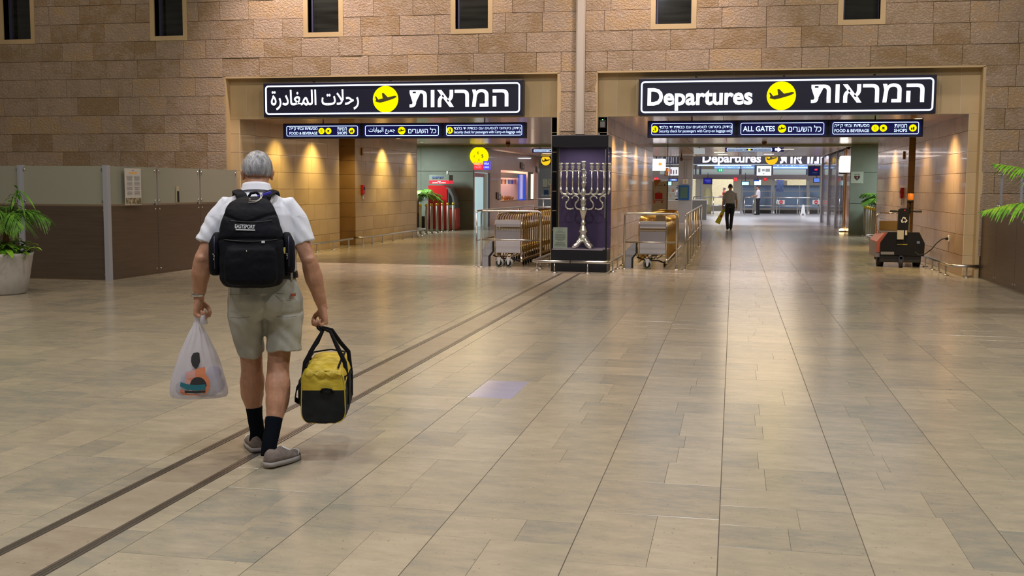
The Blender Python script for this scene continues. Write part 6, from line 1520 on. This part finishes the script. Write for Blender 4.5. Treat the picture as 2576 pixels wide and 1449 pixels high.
for (x, z, r, c) in ((-.29, .50, .045, (.20, .12, .30)), (-.27, .44, .045, (.25, .20, .24)), (-.43, .47, .05, (.30, .34, .50)), (-.36, .43, .06, (.24, .20, .20)), (-.31, .42, .05, (.20, .18, .22)), (-.47, .42, .04, (.26, .26, .36)), (-.38, .50, .045, (.34, .26, .26))):
    q = MB().ball((x, gy + RND.uniform(-.01, .02), z), (r, r * .9, r * 1.1), 12); q.obj('contents', mat('bag_contents_%d' % int(-x * 1000), c, .6), pb)
# ---------------------------------------------------------------- yellow and black duffel
YEL = add_noise(mat('yellow_nylon', (.58, .42, .03), .5), [(.48, .33, .018), (.66, .50, .05)], (8, 8, 8), 4, .5, .3, (60, 60, 60), .003)
BLK = add_noise(mat('black_nylon_bag', (.012, .013, .014), .7, 0, .2), [(.008, .009, .010), (.020, .021, .022)], (8, 8, 8), 4, .5, .2, (60, 60, 60), .002)
TRIM = mat('yellow_piping', (.50, .38, .04), .5); WEB = mat('black_webbing', (.006, .006, .008), .8, 0, .2)
df = thing('duffel_bag', 'yellow and black duffel bag hanging from his right hand by long black straps', 'duffel bag', (-2.67, 5.90, 0), radians(22))
DT = Matrix.Translation((.362, .005, 0)) @ Matrix.Rotation(radians(-7), 4, 'Z')
def dring(y, z0, z1, w, wt, n=10, e=5.0):     # rounded-box section of the bag at y
    out = []
    for k in range(40):
        a = 2 * pi * k / 40; ca, sa = cos(a), sin(a); zz = (z0 + z1) / 2 + (z1 - z0) / 2 * math.copysign(abs(sa) ** (2 / e), sa); t = (zz - z0) / (z1 - z0)
        out.append(DT @ Vector(((w + (wt - w) * t) * math.copysign(abs(ca) ** (2 / e), ca), y, zz)))
    return out
b = MB(); ys = [(-.235, .93), (-.228, .985), (-.20, 1.0), (-.1, 1.015), (0, 1.0), (.1, 1.01), (.2, 1.0), (.245, .985), (.255, .93)]
b.loft([dring(y, .235 - (f - 1) * .0 + (1 - f) * .12 + .012 * (y > 0) , .548 - (1 - f) * .14 + (.028 if abs(y) < .15 else .005) + .03 * (y > .1), .132 * f, .122 * f) for y, f in ys])
me = remesh(b, .0065, 2, .5, 'duffel_body')
displace(me, lambda p, n: (.007 * noise.noise(Vector(p) * 11) + .004 * noise.noise(Vector(p) * 26)) * (1.6 if p.z > .47 else .7))
me.materials.append(BLK); me.materials.append(YEL); DTI = DT.inverted()
for p in me.polygons:
    c = DTI @ p.center; p.use_smooth = True
    p.material_index = 1 if (c.z > (.432 if c.y < -.18 else .505) - .0 * c.x) else 0
link('duffel_body', me, df)
def dp(x, y, z): return DT @ Vector((x, y, z))
MB().tube([q_ + DT.to_3x3() @ Vector((0, -.004, 0)) for q_ in dring(-.226, .242, .545, .128, .119)], .0035, 6, closed=True).obj('piping', TRIM, df)
q = MB()
q.tube([dp(-.118, -.22, .468), dp(-.126, -.15, .462), dp(-.128, 0, .468), dp(-.128, .2, .47)], .003, 5); q.tube([dp(.122, -.22, .455), dp(.127, -.16, .49), dp(.125, 0, .505), dp(.125, .2, .5)], .003, 5); q.obj('piping', TRIM, df)
q = MB(); q.tube([dp(-.10, -.20, .560), dp(-.104, 0, .582), dp(-.104, .2, .585)], .006, 6); q.tube([dp(.085, -.205, .560), dp(.088, 0, .584), dp(.088, .2, .59)], .006, 6); q.tube([dp(-.10, .2, .588), dp(0, .225, .60), dp(.088, .2, .59)], .005, 6); q.obj('zip', WEB, df)
# raised yellow flap on the near end and its crumples
fl_ = MB(); fl_.loft([[dp(-.104 + .208 * t / 12, -.225 - .020 * sin(pi * k / 6), .50 + .050 * k / 6 + .010 * sin(t * 1.7 + k)) for t in range(13)] + [dp(.104 - .208 * t / 12, -.20, .50 + .045 * k / 6 + .008 * sin(t * 1.7 + k)) for t in range(13)] for k in range(7)]); fl_.obj('end_flap', YEL, df)
# dark grab handle on the end face
MB().tube([dp(-.01, -.236, .425), dp(.0, -.250, .440), dp(.02, -.254, .443), (dp(.045, -.250, .438)), dp(.055, -.238, .420)], [(.007, .010)] * 5, 8).obj('grab_handle', WEB, df)
# side pocket and hanging shoulder strap on the left
q = MB(); q.loft([superring(dp(-.145, .02, z), .030 * f, .12 * f, 20, 2.5) for z, f in ((.30, .7), (.33, 1), (.40, 1.05), (.44, .9), (.455, .6))]); q.obj('side_pocket', BLK, df)
MB().tube([dp(-.130, -.18, .475), dp(-.165, -.12, .42), dp(-.185, -.05, .345), dp(-.165, .02, .315), dp(-.175, .12, .33), dp(-.14, .2, .46)], [(.003, .018)] * 6, 8, True, None, (1, 0, 0)).obj('shoulder_strap', WEB, df)
MB().tube([dp(-.120, -.19, .50), dp(-.122, -.20, .53), dp(-.110, -.21, .52), dp(-.112, -.2, .49)], .004, 6, closed=True).obj('ring', M['steel_dark'], df)
# carrying straps up to the hand
g = Vector(gR)
for s in (-1, 1):
    x = s * .112
    P = [dp(x * 1.15, -.13, .33), dp(x * 1.16, -.125, .47), dp(x * 1.02, -.12, .575), dp(x * .62, -.085, .66), dp(x * .22, -.04, .745)] + [g + Vector((s * .008, -.035, -.004)), g + Vector((s * .008, 0, .006)), g + Vector((s * .008, .035, -.004))] + [dp(x * .22, .05, .745), dp(x * .62, .10, .66), dp(x * 1.02, .13, .60), dp(x * 1.16, .135, .47), dp(x * 1.15, .14, .33)]
    MB().tube(P, [(.010, .004)] * 2 + [(.013, .005)] * 2 + [(.010, .006)] + [(.006, .009)] * 3 + [(.010, .006)] + [(.013, .005)] * 2 + [(.010, .004)] * 2, 8, True, None, (1, 0, 0)).obj('carrying_strap', WEB, df)
# ---------------------------------------------------------------- background people, built like the walking man but plainer
def person(label, loc, rz, H, top, trous, skin, hairc, arms, legs, hairlong=False, cut=None, vox=.011):
    """arms: [(elbow, wrist)] left, right; legs: [(knee, ankle)] in a 1.72 m local frame"""
    t = thing('person', label, 'person', loc, rz); k = H / 1.72; t.scale = (k, k, k); b = MB()
    torso_loft(b, [(0, 0, .84, .15, .10, 2.2), (0, 0, .92, .165, .115, 2.2), (0, 0, 1.04, .15, .105, 2.2), (0, .005, 1.2, .165, .11, 2.2), (0, .005, 1.35, .185, .11, 2.2), (0, 0, 1.42, .15, .09, 2), (0, 0, 1.46, .08, .07, 2)], 20)
    limb(b, [(0, 0, 1.42), (0, .01, 1.50), (0, .02, 1.56)], [.06, .055, .055], 10); HTx = head(b, (0, .02, 1.60), .05)
    for s, (el, wr) in zip((-1, 1), arms):
        sh = Vector((s * .185, 0, 1.395)); el = Vector(el); wr = Vector(wr); limb(b, [sh, el, el.lerp(wr, .3), wr], [.05, .04, .042, .027], 10)
        d = (wr - el).normalized(); hand(b, wr, d, (-s, 0, 0) if abs(d.z) > .5 else (0, 0, -1), (0, 1, 0) if abs(d.z) > .5 else (-s, 0, 0), 1.05, (30, 35, 25))
    for s, (kn, an) in zip((-1, 1), legs): limb(b, [(s * .09, 0, .88), kn, an], [.08, .055, .04], 10); a = Vector(an); b.tube([a, a + Vector((0, .12, -.05))], [(.04, .04), (.03, .02)], 8)
    smooth_obj('body', remesh(b, vox, 2, .5, 'body_b'), skin, t)
    b = MB(); torso_loft(b, [(0, 0, .93, .178, .128, 2.3), (0, 0, 1.0, .172, .124, 2.3), (0, .005, 1.1, .175, .125, 2.3), (0, .005, 1.25, .19, .128, 2.3), (0, .005, 1.36, .205, .125, 2.3), (0, 0, 1.43, .165, .10, 2), (0, 0, 1.475, .085, .08, 2)], 22)
    for s, (el, wr) in zip((-1, 1), arms):
        sh = Vector((s * .175, 0, 1.39)); e = Vector(el); sleeve(b, [sh, sh.lerp(e, .4), sh.lerp(e, .92)], [(.07, .07), (.064, .064), (.062, .062)], 14)
    me = remesh(b, vox, 2, .5, 'shirt_b'); displace(me, wrinkle(.006, 12)); smooth_obj('shirt', me, top, t)
    b = MB(); torso_loft(b, [(0, 0, 1.0, .168, .122, 2.3), (0, 0, .92, .18, .132, 2.3), (0, 0, .85, .175, .12, 2.3)], 20)
    for s, (kn, an) in zip((-1, 1), legs): limb(b, [(s * .088, 0, .90), (s * .09, .005, .75), kn, Vector(kn).lerp(Vector(an), .6), Vector(an) + Vector((0, 0, -.02))], [.098, .088, .070, .062, .060], 12)
    smooth_obj('trousers', remesh(b, vox, 2, .5, 'trousers_b'), trous, t)
    for s, (kn, an) in zip((-1, 1), legs):
        a = Vector(an); q = MB(); q.tube([a + Vector((0, -.05, -.045)), a + Vector((0, .0, -.04)), a + Vector((s * .01, .12, -.055)), a + Vector((s * .015, .19, -.062))], [(.035, .035), (.04, .045), (.03, .042), (.015, .03)], 12, True, None, (0, 0, 1)); q.obj('shoe', M['black'], t)
    hbm = MB(); R = []
    for i in range(9):
        ring = []
        for kk in range(20):
            az = 2 * pi * kk / 20; fr_ = (1 - cos(az)) / 2; lo = -.45 + 1.15 * fr_ ** 1.5; el = lo + (pi / 2 - .03 - lo) * i / 8
            ring.append(HTx @ hp(az, el, 1.03))
        R.append(ring)
    hbm.loft(R); hbm.obj('hair', hairc, t)
    MB().loft([superring((0, 0, z), .176, .130, 24, 2.3) for z in (.955, .995)], False).obj('belt', M['black'], t)
    return t
sk2 = skin_mat('light_skin', (.50, .27, .18)); dh = mat('dark_hair', (.012, .008, .007), .5)
p = person('guard in pale grey shirt and black trousers walking away down the right passage', at(1835, 577, 42.0), radians(4), 1.74, add_noise(mat('pale_grey_shirt', (.42, .40, .40), .8), [(.38, .36, .36), (.46, .44, .44)], (9, 9, 9)), mat('black_trousers', (.012, .011, .014), .8), sk2, dh,
           [((-.235, .0, 1.13), (-.265, .05, .90)), ((.235, -.02, 1.13), (.25, .0, .89))], [((-.10, .03, .47), (-.075, -.14, .10)), ((.07, .05, .47), (.05, .09, .085))])
p.location.z = 0
fs_ = thing('folded_caution_sign', 'folded yellow caution sign carried in the left hand of the guard', 'caution sign', (0, 0, 0)); q = at(1815, 540, 42.05)
fs_.location = q
Rq = Matrix.Rotation(radians(24), 4, 'Y')
YB = mat('bright_yellow_plastic', (.62, .55, .02), .4)
MB().prism([(-.10, -.36), (.10, -.36), (.05, .24), (-.05, .24)], -.02, -.004, Rq).obj('panel', YB, fs_); MB().prism([(-.10, -.34), (.10, -.34), (.05, .24), (-.05, .24)], .004, .02, Rq).obj('panel', YB, fs_)
MB().box(-.02, .05, -.024, -.02, -.1, .0, 0, Rq).obj('red_mark', M['red'], fs_)
p = person('officer in white shirt and black trousers standing sideways at the far railing', at(1906, 537, 66.3), radians(78), 1.72, mat('white_shirt', (.66, .60, .62), .8), bpy.data.materials['black_trousers'], sk2, mat('brown_hair', (.05, .025, .015), .5),
           [((-.22, .06, 1.14), (-.12, .32, 1.10)), ((.22, .06, 1.14), (.12, .30, 1.08))], [((-.09, .02, .47), (-.09, .02, .09)), ((.09, -.01, .47), (.09, -.05, .09))], vox=.014)
p.location.z = 0
p = person('person in red jacket at the counter left of the walking guard, far away', at(1821, 538, 73), radians(100), 1.6, mat('red_jacket', (.40, .02, .02), .8), bpy.data.materials['black_trousers'], sk2, dh,
           [((-.22, .06, 1.14), (-.12, .30, 1.15)), ((.22, .06, 1.14), (.12, .30, 1.12))], [((-.09, .02, .47), (-.09, .02, .09)), ((.09, -.01, .47), (.09, -.05, .09))], vox=.016)
p.location.z = 0
p = person('person in white shirt and black trousers half hidden behind the grey column', (at(1704, 540, 58).x, 58, 0), radians(-80), 1.70, bpy.data.materials['white_shirt'], bpy.data.materials['black_trousers'], sk2, dh,
           [((-.22, .06, 1.14), (-.18, .22, 1.0)), ((.22, .06, 1.14), (.2, .2, .98))], [((-.09, .02, .47), (-.09, -.05, .09)), ((.09, -.01, .47), (.09, .05, .09))], vox=.016)
